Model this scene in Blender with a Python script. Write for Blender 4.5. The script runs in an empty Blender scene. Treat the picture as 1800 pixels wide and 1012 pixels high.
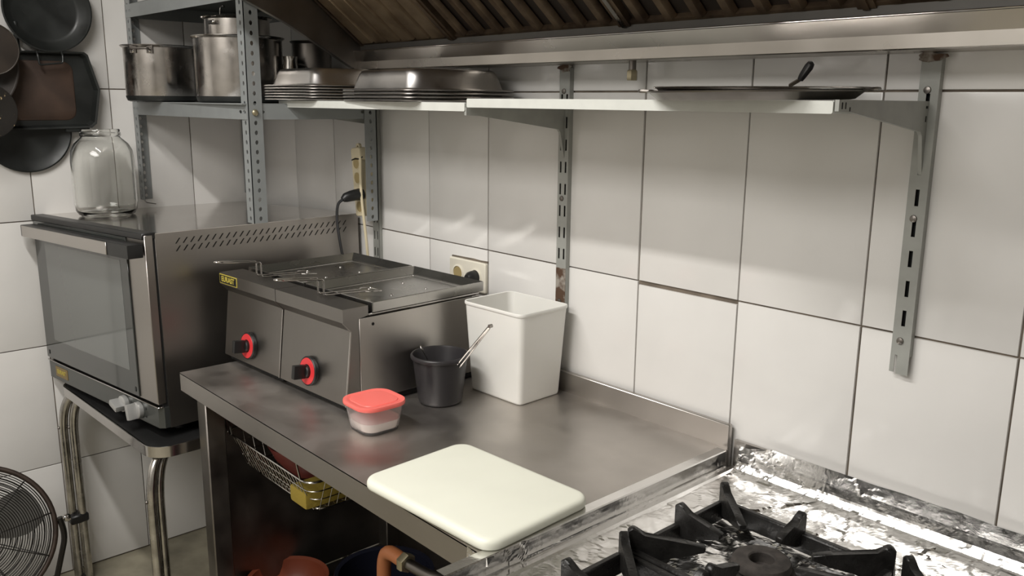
import bpy, bmesh, math, random
from math import sin, cos, pi, radians, sqrt
from mathutils import Vector, Matrix, Euler, noise
random.seed(7)
SC = bpy.context.scene
COL = SC.collection

# ------------------------------------------------------------------ camera, world, lights, exposure
cam_d = bpy.data.cameras.new('camera'); cam = bpy.data.objects.new('camera', cam_d); COL.objects.link(cam)
yaw, pitch, roll = 2.40622754, -0.21358917, 0.00951311
F = Vector((cos(pitch)*cos(yaw), cos(pitch)*sin(yaw), sin(pitch)))
R0 = Vector((sin(yaw), -cos(yaw), 0)); U0 = R0.cross(F)
R = R0*cos(roll)+U0*sin(roll); U = U0*cos(roll)-R0*sin(roll)
M = Matrix((R, U, -F)).transposed().to_4x4(); M.translation = Vector((2.93465, -1.4238, 1.55949))
cam.matrix_world = M
cam_d.sensor_width = 36; cam_d.lens = 36*1510.889/1800; cam_d.clip_start = .02
SC.camera = cam
w = bpy.data.worlds.new('world'); SC.world = w; w.use_nodes = True
w.node_tree.nodes['Background'].inputs[0].default_value = (.9, .95, 1, 1)
w.node_tree.nodes['Background'].inputs[1].default_value = .05
vs = SC.view_settings
vs.view_transform = 'Standard'; vs.look = 'None'; vs.gamma = 1; vs.use_curve_mapping = False
vs.exposure = -0.08
def area(name, loc, sx, sy, power, col):
    d = bpy.data.lights.new(name, 'AREA'); d.shape = 'RECTANGLE'; d.size = sx; d.size_y = sy
    d.energy = power; d.color = col
    o = bpy.data.objects.new(name, d); o.location = loc; COL.objects.link(o); return o
WARM = (1, .972, .935)
area('tube_glow', (1.50, -1.35, 2.575), 1.2, .07, 34, WARM)
area('fill_glow', (2.1, -2.55, 2.59), 1.5, 1.1, 62, WARM)  # added fill light that lifts the ambient, not a known lamp

# ------------------------------------------------------------------ materials
def mat(name, col, rough=.5, metal=0., spec=.5, noise_amt=0., nscale=8., rough_var=0., bump=0., bscale=60., coat=0., trans=0., ior=1.45,
        stretch=(1, 1, 1), col2=None, emis=None, sss=0., alpha=1., thr=(.35, .65), detail=4):
    m = bpy.data.materials.new(name); m.use_nodes = True
    nt = m.node_tree; N = nt.nodes; L = nt.links; b = N['Principled BSDF']
    b.inputs['Base Color'].default_value = (*col, 1); b.inputs['Roughness'].default_value = rough
    b.inputs['Metallic'].default_value = metal; b.inputs['Specular IOR Level'].default_value = spec
    b.inputs['Coat Weight'].default_value = coat; b.inputs['Coat Roughness'].default_value = .08
    b.inputs['Transmission Weight'].default_value = trans; b.inputs['IOR'].default_value = ior
    b.inputs['Subsurface Weight'].default_value = sss
    b.inputs['Alpha'].default_value = alpha
    if sss: b.inputs['Subsurface Radius'].default_value = (.01, .01, .008)
    if emis:
        b.inputs['Emission Color'].default_value = (*emis[:3], 1); b.inputs['Emission Strength'].default_value = emis[3]
    tc = N.new('ShaderNodeTexCoord'); mp = N.new('ShaderNodeMapping'); mp.inputs['Scale'].default_value = stretch
    L.new(tc.outputs['Object'], mp.inputs['Vector'])
    def nz(s, d=detail):
        n = N.new('ShaderNodeTexNoise'); n.inputs['Scale'].default_value = s; n.inputs['Detail'].default_value = d
        L.new(mp.outputs[0], n.inputs['Vector']); return n
    if noise_amt or col2:
        n = nz(nscale); r = N.new('ShaderNodeValToRGB'); L.new(n.outputs['Fac'], r.inputs[0])
        r.color_ramp.elements[0].position, r.color_ramp.elements[1].position = thr
        c2 = col2 or tuple(max(0, c*(1-noise_amt)) for c in col)
        r.color_ramp.elements[0].color = (*c2, 1); r.color_ramp.elements[1].color = (*col, 1)
        L.new(r.outputs[0], b.inputs['Base Color'])
    if rough_var:
        n = nz(nscale*1.7); mr = N.new('ShaderNodeMapRange'); L.new(n.outputs['Fac'], mr.inputs[0])
        mr.inputs[1].default_value = .3; mr.inputs[2].default_value = .7
        mr.inputs[3].default_value = max(.02, rough-rough_var); mr.inputs[4].default_value = min(1, rough+rough_var)
        L.new(mr.outputs[0], b.inputs['Roughness'])
    if bump:
        n = nz(bscale, 3); bp = N.new('ShaderNodeBump'); bp.inputs['Strength'].default_value = bump; bp.inputs['Distance'].default_value = .002
        L.new(n.outputs['Fac'], bp.inputs['Height']); L.new(bp.outputs[0], b.inputs['Normal'])
    return m
TILE = mat('white_tile', (.72, .705, .68), .17, spec=.5, noise_amt=.05, nscale=5, rough_var=.06, bump=.05, bscale=9)
GROUT = mat('dark_grout', (.20, .165, .13), .9, noise_amt=.5, nscale=15)
PLASTER = mat('painted_plaster', (.72, .70, .66), .7, noise_amt=.05)
GREYWALL = mat('grey_painted_wall', (.50, .485, .46), .7, noise_amt=.1)
FLOORM = mat('floor_tile', (.34, .31, .23), .55, noise_amt=.45, nscale=7, bump=.1)
STEEL = mat('brushed_steel', (.48, .455, .43), .32, 1, noise_amt=.05, nscale=4, rough_var=.03)
STEEL_SMOOTH = mat('smooth_steel_sheet', (.56, .53, .50), .13, 1, noise_amt=.05, nscale=4, rough_var=.02)
PANELDK = mat('dark_control_panel', (.085, .09, .085), .22, .6)
STEEL_V = mat('brushed_steel_panel', (.40, .375, .35), .34, 1, noise_amt=.06, nscale=4, rough_var=.03)
STEEL_TOP = mat('worn_steel_worktop', (.60, .565, .53), .42, 1, noise_amt=.14, nscale=5, rough_var=.09, bump=.04, bscale=30)
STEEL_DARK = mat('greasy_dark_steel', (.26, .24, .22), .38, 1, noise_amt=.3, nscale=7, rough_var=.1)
HOODM = mat('hood_steel', (.50, .47, .43), .30, 1, noise_amt=.15, nscale=4, rough_var=.08)
FRYERM = mat('fryer_front_steel', (.29, .275, .26), .33, 1, noise_amt=.08, nscale=5, rough_var=.03)
CHROME = mat('polished_steel', (.62, .60, .58), .16, 1, noise_amt=.12, nscale=9, rough_var=.06)
POTM = mat('worn_pot_steel', (.60, .57, .54), .22, 1, noise_amt=.30, nscale=14, rough_var=.1, bump=.05)
TRAYM = mat('roasting_tray_steel', (.64, .62, .60), .33, 1, noise_amt=.10, nscale=12, rough_var=.05)
TUBEM = mat('chromed_tube', (.60, .58, .55), .2, 1, noise_amt=.35, nscale=30, rough_var=.1)
GREASE = mat('greasy_filter', (.24, .175, .115), .42, .75, noise_amt=.5, nscale=16, rough_var=.12, col2=(.10, .07, .05))
STRIPDARK = mat('dark_inner_steel', (.10, .095, .088), .4, .7, noise_amt=.2)  # plain dark grey-brown for the strip behind the gutter lip
GREASETAN = mat('greasy_tan_filter', (.30, .225, .145), .42, .6, noise_amt=.4, nscale=14, rough_var=.1, col2=(.17, .12, .075))
FILTERSHADE = mat('shaded_filter_back', (.03, .022, .017), .6, .2)  # near-black brown, paints the shade in the recesses between the baffles
ZINC = mat('grey_painted_angle', (.27, .285, .285), .45, .2, noise_amt=.08, nscale=20, bump=.02)
UPRIGHT = mat('grey_painted_steel', (.34, .345, .32), .42, .1, noise_amt=.12, nscale=25)
RUST = mat('rusty_steel', (.33, .30, .26), .7, .1, nscale=30, col2=(.09, .05, .03), thr=(.45, .55))
SHELFM = mat('white_painted_shelf', (.62, .63, .59), .38, noise_amt=.06, nscale=30)
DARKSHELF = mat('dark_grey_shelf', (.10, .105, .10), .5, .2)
BLACKP = mat('black_plastic', (.012, .012, .012), .38)
BLACKR = mat('black_rubber_cable', (.015, .015, .016), .5)
BLACKIN = mat('gap_shade_black', (.006, .006, .006), .8)  # near-black that stands for the shade inside gaps and slots
PANM = mat('black_iron_pan', (.018, .02, .019), .42, .1, noise_amt=.4, nscale=10, rough_var=.1)
PANBROWN = mat('burnt_iron_pan', (.035, .026, .02), .5, .1, noise_amt=.4, nscale=12)
PANRUST = mat('rusty_griddle_plate', (.058, .034, .023), .6, .1, noise_amt=.35, nscale=14)
CAST = mat('black_cast_iron', (.018, .017, .016), .35, .2, noise_amt=.4, nscale=40, rough_var=.1, bump=.35, bscale=220)
BURNER = mat('rusty_burner_iron', (.062, .053, .047), .75, .2, col2=(.03, .026, .023), nscale=45, bump=.4, bscale=150)
FOIL = mat('aluminium_foil', (.77, .76, .745), .19, 1, rough_var=.06, nscale=30, bump=.12, bscale=160)
GLASSDK = mat('black_oven_glass', (.030, .033, .031), .06, spec=.6, coat=.4)
GLASSIN = mat('grey_oven_window', (.105, .112, .108), .09, spec=.6, coat=.5)
GLASS = mat('clear_glass', (.985, .99, .975), .02, trans=1, ior=1.45)
WHITEP = mat('white_plastic_bin', (.78, .77, .73), .34, sss=.15)
BOARD = mat('white_cutting_board', (.73, .735, .635), .42, noise_amt=.03, nscale=10, sss=.1)
BUCKET = mat('dark_grey_plastic', (.026, .024, .026), .36, rough_var=.05)
REDLID = mat('coral_red_lid', (.86, .165, .14), .30, sss=.1)
TUBCLEAR = mat('frosted_tub_plastic', (.97, .92, .91), .25, trans=.92, ior=1.12)
SALT = mat('white_salt', (.86, .84, .80), .9, bump=.3, bscale=400)
REDK = mat('red_knob_ring', (.62, .035, .04), .35)
CREAM = mat('yellowed_cream_plastic', (.66, .58, .40), .42, noise_amt=.1)
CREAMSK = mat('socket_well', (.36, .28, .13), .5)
OUTM = mat('ivory_outlet_plastic', (.78, .74, .63), .35)
KNOBG = mat('silver_grey_knob', (.42, .42, .41), .38, .5)
YELLOW = mat('yellow_print', (.44, .36, .06), .5)
AMBER = mat('amber_plate', (.22, .15, .05), .4, .3)
BRASS = mat('brass_bolt', (.42, .37, .25), .35, .8)
TERRA = mat('terracotta', (.17, .04, .018), .45)
REDBOWL = mat('dark_red_glaze', (.16, .03, .025), .35)
YELSP = mat('yellow_sponge', (.34, .25, .04), .85, bump=.5, bscale=200)
NAVY = mat('dark_enamel', (.012, .013, .022), .2)
GREEN = mat('green_plastic', (.02, .14, .07), .4)
PURPLE = mat('dark_maroon_plastic', (.09, .012, .03), .45)
PIPE = mat('orange_painted_pipe', (.36, .13, .05), .45)
LIGHTM = mat('lamp_housing_white', (.8, .8, .78), .5)
LIDGLASS = mat('fryer_lid_steel', (.46, .45, .43), .27, 1, noise_amt=.04, nscale=6, rough_var=.03)
FANBLK = mat('black_fan_wire', (.02, .018, .016), .35, .5)
FANGREY = mat('grey_fan_blade', (.16, .155, .145), .5)
FANRIM = mat('rusty_black_rim', (.045, .03, .022), .5, .3, noise_amt=.4, nscale=30)

# ------------------------------------------------------------------ mesh helpers
def BM(): return bmesh.new()
def merge(bm, t, mtx=None):
    if mtx is not None: t.transform(mtx)
    me = bpy.data.meshes.new('t'); t.to_mesh(me); t.free(); bm.from_mesh(me); bpy.data.meshes.remove(me)
def box(bm, lo, hi, bev=0., seg=1, mtx=None):
    t = bmesh.new(); bmesh.ops.create_cube(t, size=1)
    lo, hi = Vector(lo), Vector(hi); c = (lo+hi)/2; s = hi-lo
    for v in t.verts: v.co = Vector((v.co.x*s.x, v.co.y*s.y, v.co.z*s.z))+c
    if bev: bmesh.ops.bevel(t, geom=list(t.edges), offset=bev, segments=seg, affect='EDGES', profile=.7)
    merge(bm, t, mtx); return bm
def B(lo, hi, bev=0., seg=1, mtx=None): return box(BM(), lo, hi, bev, seg, mtx)
def rr(w_, d_, r, n=5, cx=0, cy=0):
    r = min(r, w_/2-1e-5, d_/2-1e-5); P = []
    for qx, qy, a0 in ((1, 1, 0), (-1, 1, 90), (-1, -1, 180), (1, -1, 270)):
        for i in range(n+1):
            a = radians(a0+90*i/n); P.append((cx+qx*(w_/2-r)+r*cos(a), cy+qy*(d_/2-r)+r*sin(a)))
    return P
def circ(r, n=32, cx=0, cy=0): return [(cx+r*cos(2*pi*i/n), cy+r*sin(2*pi*i/n)) for i in range(n)]
def loft(bm, rings, cap0=True, cap1=True, close=False):
    V = [[bm.verts.new(p) for p in r] for r in rings]; n = len(V[0])
    rng = range(len(V)) if close else range(len(V)-1)
    for i in rng:
        a, b = V[i], V[(i+1) % len(V)]
        for j in range(n):
            try: bm.faces.new((a[j], a[(j+1) % n], b[(j+1) % n], b[j]))
            except ValueError: pass
    if not close:
        if cap0: bm.faces.new(V[0][::-1])
        if cap1: bm.faces.new(V[-1])
    return bm
def lift(P, z): return [(x, y, z) for x, y in P]
def lathe(bm, prof, n=32, c=(0, 0, 0), close=False, cap0=True, cap1=True, mtx=None):
    t = bmesh.new()
    loft(t, [[(c[0]+r*cos(2*pi*i/n), c[1]+r*sin(2*pi*i/n), c[2]+z) for i in range(n)] for r, z in prof], cap0, cap1, close)
    merge(bm, t, mtx); return bm
def prism(bm, poly, axis, a, b):
    def P(p, q): return {'x': (q, p[0], p[1]), 'y': (p[0], q, p[1]), 'z': (p[0], p[1], q)}[axis]
    A = [bm.verts.new(P(p, a)) for p in poly]; Bv = [bm.verts.new(P(p, b)) for p in poly]; n = len(poly)
    bm.faces.new(A[::-1]); bm.faces.new(Bv)
    for i in range(n): bm.faces.new((A[i], A[(i+1) % n], Bv[(i+1) % n], Bv[i]))
    return bm
def tube(bm, pts, r, n=8, closed=False, rads=None):
    pts = [Vector(p) for p in pts]; m = len(pts); rings = []
    T = []
    for i in range(m):
        a = pts[i-1] if (i or closed) else pts[i]; b = pts[(i+1) % m] if (i < m-1 or closed) else pts[i]
        T.append((b-a).normalized())
    up = Vector((0, 0, 1)) if abs(T[0].z) < .9 else Vector((1, 0, 0))
    nrm = T[0].cross(up).normalized()
    for i in range(m):
        nrm = (nrm-T[i]*nrm.dot(T[i])).normalized(); bi = T[i].cross(nrm)
        rad = rads[i] if rads else r
        rings.append([pts[i]+nrm*(rad*cos(2*pi*k/n))+bi*(rad*sin(2*pi*k/n)) for k in range(n)])
    loft(bm, rings, not closed, not closed, closed); return bm
def bez(pts, r=.02, n=5):
    """polyline with rounded corners"""
    P = [Vector(p) for p in pts]; out = [P[0]]
    for i in range(1, len(P)-1):
        a, b, c = P[i-1], P[i], P[i+1]
        d1 = min(r, (a-b).length*.49); d2 = min(r, (c-b).length*.49)
        p, q = b+(a-b).normalized()*d1, b+(c-b).normalized()*d2
        for k in range(n+1):
            t = k/n; out.append(p*(1-t)**2+b*2*t*(1-t)+q*t*t)
    out.append(P[-1]); return out
def holes(bm, O, du, dv, dn, L, W, t, cs, ha, hb, k=8, slant=0.):
    """plate of length L (du) x width W (dv), thickness t against dn, with a hole of half sizes ha,hb centred at each length in cs"""
    O, du, dv, dn = Vector(O), Vector(du), Vector(dv), Vector(dn)
    cs = sorted(cs); e = [0.]
    for i in range(len(cs)-1): e.append((cs[i]+cs[i+1])/2)
    if not cs:
        segs = []
    else:
        p = min((cs[1]-cs[0]) if len(cs) > 1 else L, L)
        e[0] = max(0, cs[0]-p/2); e.append(min(L, cs[-1]+p/2)); segs = [(e[i], e[i+1], cs[i]) for i in range(len(cs))]
    def pt(a, b, z): return bm.verts.new(O+du*a+dv*b-dn*z)
    for a0, a1, c in segs:
        rect = [(a1, W), (c, W), (a0, W), (a0, W/2), (a0, 0), (c, 0), (a1, 0), (a1, W/2)]
        if k == 8: hole = [(c+ha*.7, W/2+hb*.7), (c, W/2+hb), (c-ha*.7, W/2+hb*.7), (c-ha, W/2), (c-ha*.7, W/2-hb*.7), (c, W/2-hb), (c+ha*.7, W/2-hb*.7), (c+ha, W/2)]
        else: hole = [(c+ha+slant, W/2+hb), (c+slant, W/2+hb), (c-ha+slant, W/2+hb), (c-ha, W/2), (c-ha-slant, W/2-hb), (c-slant, W/2-hb), (c+ha-slant, W/2-hb), (c+ha, W/2)]
        of, hf, ob, hbk = [[pt(a, b, z) for a, b in q] for q, z in ((rect, 0), (hole, 0), (rect, t), (hole, t))]
        for i in range(8):
            j = (i+1) % 8
            bm.faces.new((of[i], of[j], hf[j], hf[i])); bm.faces.new((ob[j], ob[i], hbk[i], hbk[j])); bm.faces.new((hf[i], hf[j], hbk[j], hbk[i]))
        for i, j in ((0, 1), (1, 2), (4, 5), (5, 6)): bm.faces.new((of[j], of[i], ob[i], ob[j]))
    ends = []
    if segs:
        if segs[0][0] > 1e-5: ends.append((0, segs[0][0]))
        if segs[-1][1] < L-1e-5: ends.append((segs[-1][1], L))
    else: ends.append((0, L))
    for a0, a1 in ends:
        f = [pt(a, b, 0) for a, b in ((a0, 0), (a1, 0), (a1, W), (a0, W))]; g = [pt(a, b, t) for a, b in ((a0, 0), (a1, 0), (a1, W), (a0, W))]
        bm.faces.new(f); bm.faces.new(g[::-1])
        for i in range(4): bm.faces.new((f[i], g[i], g[(i+1) % 4], f[(i+1) % 4]))
    return bm
INV = {}
def thing(name, label, cat, loc=(0, 0, 0), rot=(0, 0, 0), group=None, kind=None):
    o = bpy.data.objects.new(name, None); COL.objects.link(o); o.location = loc; o.rotation_euler = rot
    o.empty_display_size = .05
    if label: o['label'] = label
    if cat: o['category'] = cat
    if group: o['group'] = group
    if kind: o['kind'] = kind
    INV[o.name] = (Matrix.Translation(loc) @ Euler(rot).to_matrix().to_4x4()).inverted(); return o
def finish(bm, smooth=True, ang=38):
    bmesh.ops.remove_doubles(bm, verts=bm.verts, dist=1e-6)
    bmesh.ops.recalc_face_normals(bm, faces=bm.faces)
    if smooth:
        for f in bm.faces: f.smooth = True
        ca = radians(ang)
        for e in bm.edges:
            if len(e.link_faces) != 2 or e.calc_face_angle(pi) > ca: e.smooth = False
def obj(name, bm, m, parent=None, local=False, label=None, smooth=True, ang=38, recalc=True):
    """one mesh object; vertices are given in room coordinates unless local=True"""
    if parent is not None and not local:
        p = parent
        while p.name not in INV: p = p.parent
        bm.transform(INV[p.name])
    if recalc: finish(bm, smooth, ang)
    me = bpy.data.meshes.new(name); bm.to_mesh(me); bm.free()
    for x in (m if isinstance(m, (list, tuple)) else [m]): me.materials.append(x)
    o = bpy.data.objects.new(name, me); COL.objects.link(o)
    if parent is not None: o.parent = parent
    if label: o['label'] = label
    return o
def tag(o, label, cat, group=None, kind=None):
    o['label'] = label; o['category'] = cat
    if group: o['group'] = group
    if kind: o['kind'] = kind
    return o
def struct(name, bm, m):
    o = obj(name, bm, m); o['kind'] = 'structure'; INV[o.name] = Matrix.Identity(4); return o
def copy_tree(o, parent=None, label=None):
    c = o.copy(); COL.objects.link(c)
    if parent is not None: c.parent = parent
    if label: c['label'] = label
    for ch in list(o.children): copy_tree(ch, c)
    return c
def text(name, s, size, m, parent, mtx, ext=.0004):
    cu = bpy.data.curves.new(name, 'FONT'); cu.body = s; cu.size = size; cu.extrude = ext; cu.align_x = 'CENTER'; cu.align_y = 'CENTER'
    cu.offset = size*.025
    t = bpy.data.objects.new(name+'_t', cu); COL.objects.link(t)
    dg = bpy.context.evaluated_depsgraph_get(); me = bpy.data.meshes.new_from_object(t.evaluated_get(dg))
    bpy.data.objects.remove(t); me.transform(mtx); me.materials.clear(); me.materials.append(m)
    o = bpy.data.objects.new(name, me); COL.objects.link(o); o.parent = parent; return o

# ------------------------------------------------------------------ room shell
HX, HY, HZ = 4.3, -3.4, 2.65
wb = struct('wall_back', B((-.1, .004, 0), (HX, .12, HZ)), GROUT)
wl = struct('wall_left', B((-.12, HY, 0), (-.004, .12, HZ)), GROUT)
struct('wall_right', B((HX, HY, 0), (HX+.1, .12, HZ)), GREYWALL)
struct('wall_front', B((-.12, HY-.1, 0), (HX+.1, HY, HZ)), GREYWALL)
struct('floor', B((-.12, HY-.1, -.1), (HX+.1, .12, 0)), FLOORM)
struct('ceiling', B((-.12, HY-.1, HZ), (HX+.1, .12, HZ+.1)), PLASTER)
def tile_mesh(wd, ht):
    bm = B((-wd/2, -.001, -ht/2), (wd/2, .0095, ht/2))
    ed = [e for e in bm.edges if all(v.co.y < 0 for v in e.verts)]
    bmesh.ops.bevel(bm, geom=ed, offset=.0016, segments=2, affect='EDGES', profile=.5)
    finish(bm); me = bpy.data.meshes.new('tile'); bm.to_mesh(me); bm.free(); me.materials.append(TILE); return me
zj = [0.0, .386, .785, 1.1835, 1.582, 1.9805, 2.379]
rows = [(zj[i], zj[i+1]) for i in range(6)]
meshes = {}
def tile(parent, loc, rot, wd, ht):
    k = (round(wd, 4), round(ht, 4))
    if k not in meshes: meshes[k] = tile_mesh(wd, ht)
    o = bpy.data.objects.new('tile', meshes[k]); COL.objects.link(o); o.parent = parent
    o.location = loc; o.rotation_euler = rot
tr = random.Random(3)
G = .0032
for (z0, z1) in rows:
    for k in range(-1, 17):
        x0, x1 = .018+.25*k, .018+.25*(k+1)
        x0 = max(x0, .001)
        if x1-x0 < .03: x0, x1 = .001, x1
        if x1 > HX: continue
        ht = z1-z0-G; zc = (z0+z1)/2; dx = tr.uniform(-.0007, .0007); wd = x1-x0-G
        if k == 7 and abs(z1-1.1835) < .01: ht -= .005; zc -= .0035     # the tile that has slipped
        tile(wb, ((x0+x1)/2+dx, tr.uniform(-.0005, .0004), zc+tr.uniform(-.0005, .0005)), (radians(tr.uniform(-.12, .12)), 0, radians(tr.uniform(-.12, .12))), wd, ht)
    for k in range(0, 13):
        y0, y1 = -.25*(k+1), -.25*k
        ht = z1-z0-G; wd = y1-y0-G
        if k == 0: y1 = -.002; wd = y1-y0-G
        tile(wl, (tr.uniform(-.0005, .0004), (y0+y1)/2, (z0+z1)/2+.004), (0, radians(tr.uniform(-.12, .12)), pi/2+radians(tr.uniform(-.12, .12))), wd, ht)
# ceiling tube (out of frame) that carries the light, and an invented fill panel
t = thing('ceiling_light', 'slim fluorescent ceiling fitting above the worktop', 'lamp', (1.5, -1.35, HZ))
obj('housing', B((.85, -1.41, 2.6), (2.15, -1.29, HZ), .004), LIGHTM, t)
for q in (-1, 1): obj('end_cap', B((1.5+q*.63-.015, -1.39, 2.575), (1.5+q*.63+.015, -1.31, 2.6), .004), LIGHTM, t)
t = thing('fill_panel_light', 'added fill light panel under the ceiling, out of frame', 'lamp', (2.1, -2.55, HZ))
obj('fill_panel_body', B((1.3, -3.15, 2.6), (2.9, -1.95, HZ), .004), LIGHTM, t)
bm = BM()
obj('fill_panel_rim', loft(bm, [lift(rr(1.6, 1.2, .01, 2, 2.1, -2.55), 2.6), lift(rr(1.6, 1.2, .01, 2, 2.1, -2.55), 2.585), lift(rr(1.54, 1.14, .01, 2, 2.1, -2.55), 2.585), lift(rr(1.54, 1.14, .01, 2, 2.1, -2.55), 2.6)], close=True), LIGHTM, t)

# ------------------------------------------------------------------ worktop
CT = .885
t = thing('steel_worktable', 'long stainless steel work table along the tiled wall', 'table', (1.43, -.33, 0))
bm = B((.84, -.655, CT-.003), (2.032, -.02, CT)); obj('tabletop', bm, STEEL_TOP, t)
bm = BM(); box(bm, (.84, -.655, .838), (2.032, -.652, CT-.0005)); box(bm, (.84, -.652, .838), (.843, -.02, CT-.003)); box(bm, (2.029, -.652, .838), (2.032, -.02, CT-.003))
box(bm, (.84, -.652, .838), (2.032, -.63, .840)); obj('apron', bm, STEEL_V, t)
bm = B((.84, -.02, CT-.04), (2.031, -.008, .935), .002); obj('splashback', bm, STEEL, t)
for x, y in ((.885, -.60), (1.96, -.60), (.885, -.07), (1.96, -.07)):
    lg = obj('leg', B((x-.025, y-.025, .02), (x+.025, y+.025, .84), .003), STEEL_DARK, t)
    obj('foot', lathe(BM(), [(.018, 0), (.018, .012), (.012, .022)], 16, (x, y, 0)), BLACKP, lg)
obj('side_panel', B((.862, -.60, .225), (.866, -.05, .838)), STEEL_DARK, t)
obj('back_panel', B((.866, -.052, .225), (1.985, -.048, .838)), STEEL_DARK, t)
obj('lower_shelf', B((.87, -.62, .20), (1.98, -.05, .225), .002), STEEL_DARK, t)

# ------------------------------------------------------------------ wall shelf on slotted uprights
def upright(xc, z0, z1, single):
    bm = BM(); W = .031; D = .014
    cs = []
    z = z1-.07
    while z > z0+.02: cs.append(z-z0); z -= .05
    if single: holes(bm, (xc-W/2, -D, z0), (0, 0, 1), (1, 0, 0), (0, -1, 0), z1-z0, W, .0015, cs, .0135, .0032, 4)
    else:
        for s in (0, 1): holes(bm, (xc-W/2+s*W/2, -D, z0), (0, 0, 1), (1, 0, 0), (0, -1, 0), z1-z0, W/2, .0015, cs, .0125, .0026, 4)
    box(bm, (xc-W/2, -D+.0002, z0), (xc-W/2+.0015, -.001, z1)); box(bm, (xc+W/2-.0015, -D+.0002, z0), (xc+W/2, -.001, z1))
    return bm
BR = [(-.013, 1.566), (-.300, 1.566), (-.300, 1.5505), (-.262, 1.549), (-.035, 1.519), (-.028, 1.512), (-.016, 1.462), (-.013, 1.45)]
ups = [(.766, 1.06, 'grey slotted shelf upright behind the power strip by the corner'), (1.546, 1.075, 'grey slotted shelf upright rusting at its foot behind the white bin'),
       (2.345, 1.15, 'grey slotted shelf upright at the free right end of the white shelf')]
for i, (xc, z0, lb) in enumerate(ups):
    t = thing('shelf_upright', lb, 'upright', (xc, 0, z0), group='shelf uprights')
    o = obj('post', upright(xc, z0, 1.634, i == 2), UPRIGHT, t)
    obj('slot_shade', B((xc-.0138, -.006, z0+.002), (xc+.0138, -.002, 1.632)), BLACKIN, t, label='black plate for the shade inside the channel behind the slots')  # black plate, puts the shade of the hollow channel into colour
    for zz in ((1.583, z0+.025, (z0+1.55)/2+.03) if i else (1.583,)):
        obj('screw', lathe(BM(), [(.0062, 0), (.0055, .002), (.002, .0032)], 12, (0, 0, 0), mtx=Matrix.Translation((xc-.002, -.0142, zz)) @ Matrix.Rotation(pi/2, 4, 'X')), STEEL_DARK, o)
    if i == 1: obj('rusted_foot', B((xc-.0155, -.0146, z0), (xc+.0155, -.0138, z0+.105)), RUST, t, label='brown rusted lower end')
    if i == 2:
        bm = BM(); box(bm, (xc-.0155, -.014, z0-.03), (xc-.008, -.0125, z0)); box(bm, (xc-.004, -.014, z0-.032), (xc+.0155, -.0125, z0)); obj('split_end', bm, UPRIGHT, t)
    br = obj('bracket', prism(BM(), BR if i == 2 else [(y, z-(.0275 if i == 0 else .0195)) for y, z in BR], 'x', xc-.003, xc+.003), UPRIGHT, t)
    for y0, z0_, y1, z1_ in ((-.292, 1.5535, -.290, 1.5625), (-.282, 1.5535, -.2805, 1.5625), (-.27, 1.5505, -.268, 1.556), (-.024, 1.5545, -.018, 1.5585), (-.022, 1.534, -.0195, 1.543)):
        if i == 2: obj('slot', B((xc+.003, y0, z0_), (xc+.0036, y1, z1_)), BLACKIN, br)
    if i:
        bm = BM(); rg = random.Random(i); P = []
        for k in range(14):
            a = 2*pi*k/14; q = rg.uniform(.7, 1.25); P.append((xc+.021*q*cos(a), 1.633+.008*q*sin(a)))
        prism(bm, P, 'y', -.0165, -.0142); obj('grime', bm, RUST, t, label='brown grime at the top end')
def shelf(x0, x1, z):
    bm = BM(); y0, y1 = -.302, -.016; h = .0175
    P = rr(x1-x0, h, .003, 3, (x0+x1)/2, z-h/2)
    loft(bm, [[(a, y0, b) for a, b in P], [(a, y0+.002, b) for a, b in P]])
    box(bm, (x0, y0+.002, z-.002), (x1, y1, z)); box(bm, (x0, y0+.002, z-h), (x0+.0015, y1, z-.002)); box(bm, (x1-.0015, y0+.002, z-h), (x1, y1, z-.002))
    box(bm, (x0, y1-.0015, z-h), (x1, y1, z-.002)); return bm
tag(obj('wall_shelf', shelf(.748, 1.5455, 1.5565), SHELFM), 'white metal shelf board carrying the upturned roasting trays', 'shelf', 'white wall shelf boards')
tag(obj('wall_shelf', shelf(1.5525, 2.3405, 1.5645), SHELFM), 'white metal shelf board carrying the flat round pans', 'shelf', 'white wall shelf boards')
for o in list(COL.objects):
    if o.name.startswith('wall_shelf'): INV[o.name] = Matrix.Identity(4)

# ------------------------------------------------------------------ roasting trays, upside down in two stacks
def tray_mesh(wd, dp, h, rim, tap=.010):
    bm = BM(); th = .0013
    def ring(o, z, r): return lift(rr(wd+2*o, dp+2*o, r), z)
    outer = [ring(rim, 0, .035), ring(rim+.0016, .0016, .035), ring(rim, .0038, .035), ring(.002, .0034, .03), ring(0, .006, .03), ring(-tap*.6, h*.62, .032), ring(-tap*.9, h*.82, .034), ring(-tap-.003, h*.95, .034), ring(-tap-.010, h, .03)]
    inner = [ring(-tap-.011, h-th, .03), ring(-tap-.004-th, h*.95-th, .033), ring(-tap*.9-th, h*.8, .033), ring(-tap*.6-th, h*.60, .031), ring(-th, .005, .029), ring(.002, .0012, .03), ring(rim-.002, .0008, .034)]
    V = [[bm.verts.new(p) for p in r] for r in outer+inner]; n = len(V[0])
    for i in range(len(V)):
        if i == len(outer)-1: continue
        a, b = V[i], V[(i+1) % len(V)]
        for j in range(n): bm.faces.new((a[j], a[(j+1) % n], b[(j+1) % n], b[j]))
    bm.faces.new(V[len(outer)-1]); bm.faces.new(V[len(outer)][::-1]); return bm
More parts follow.
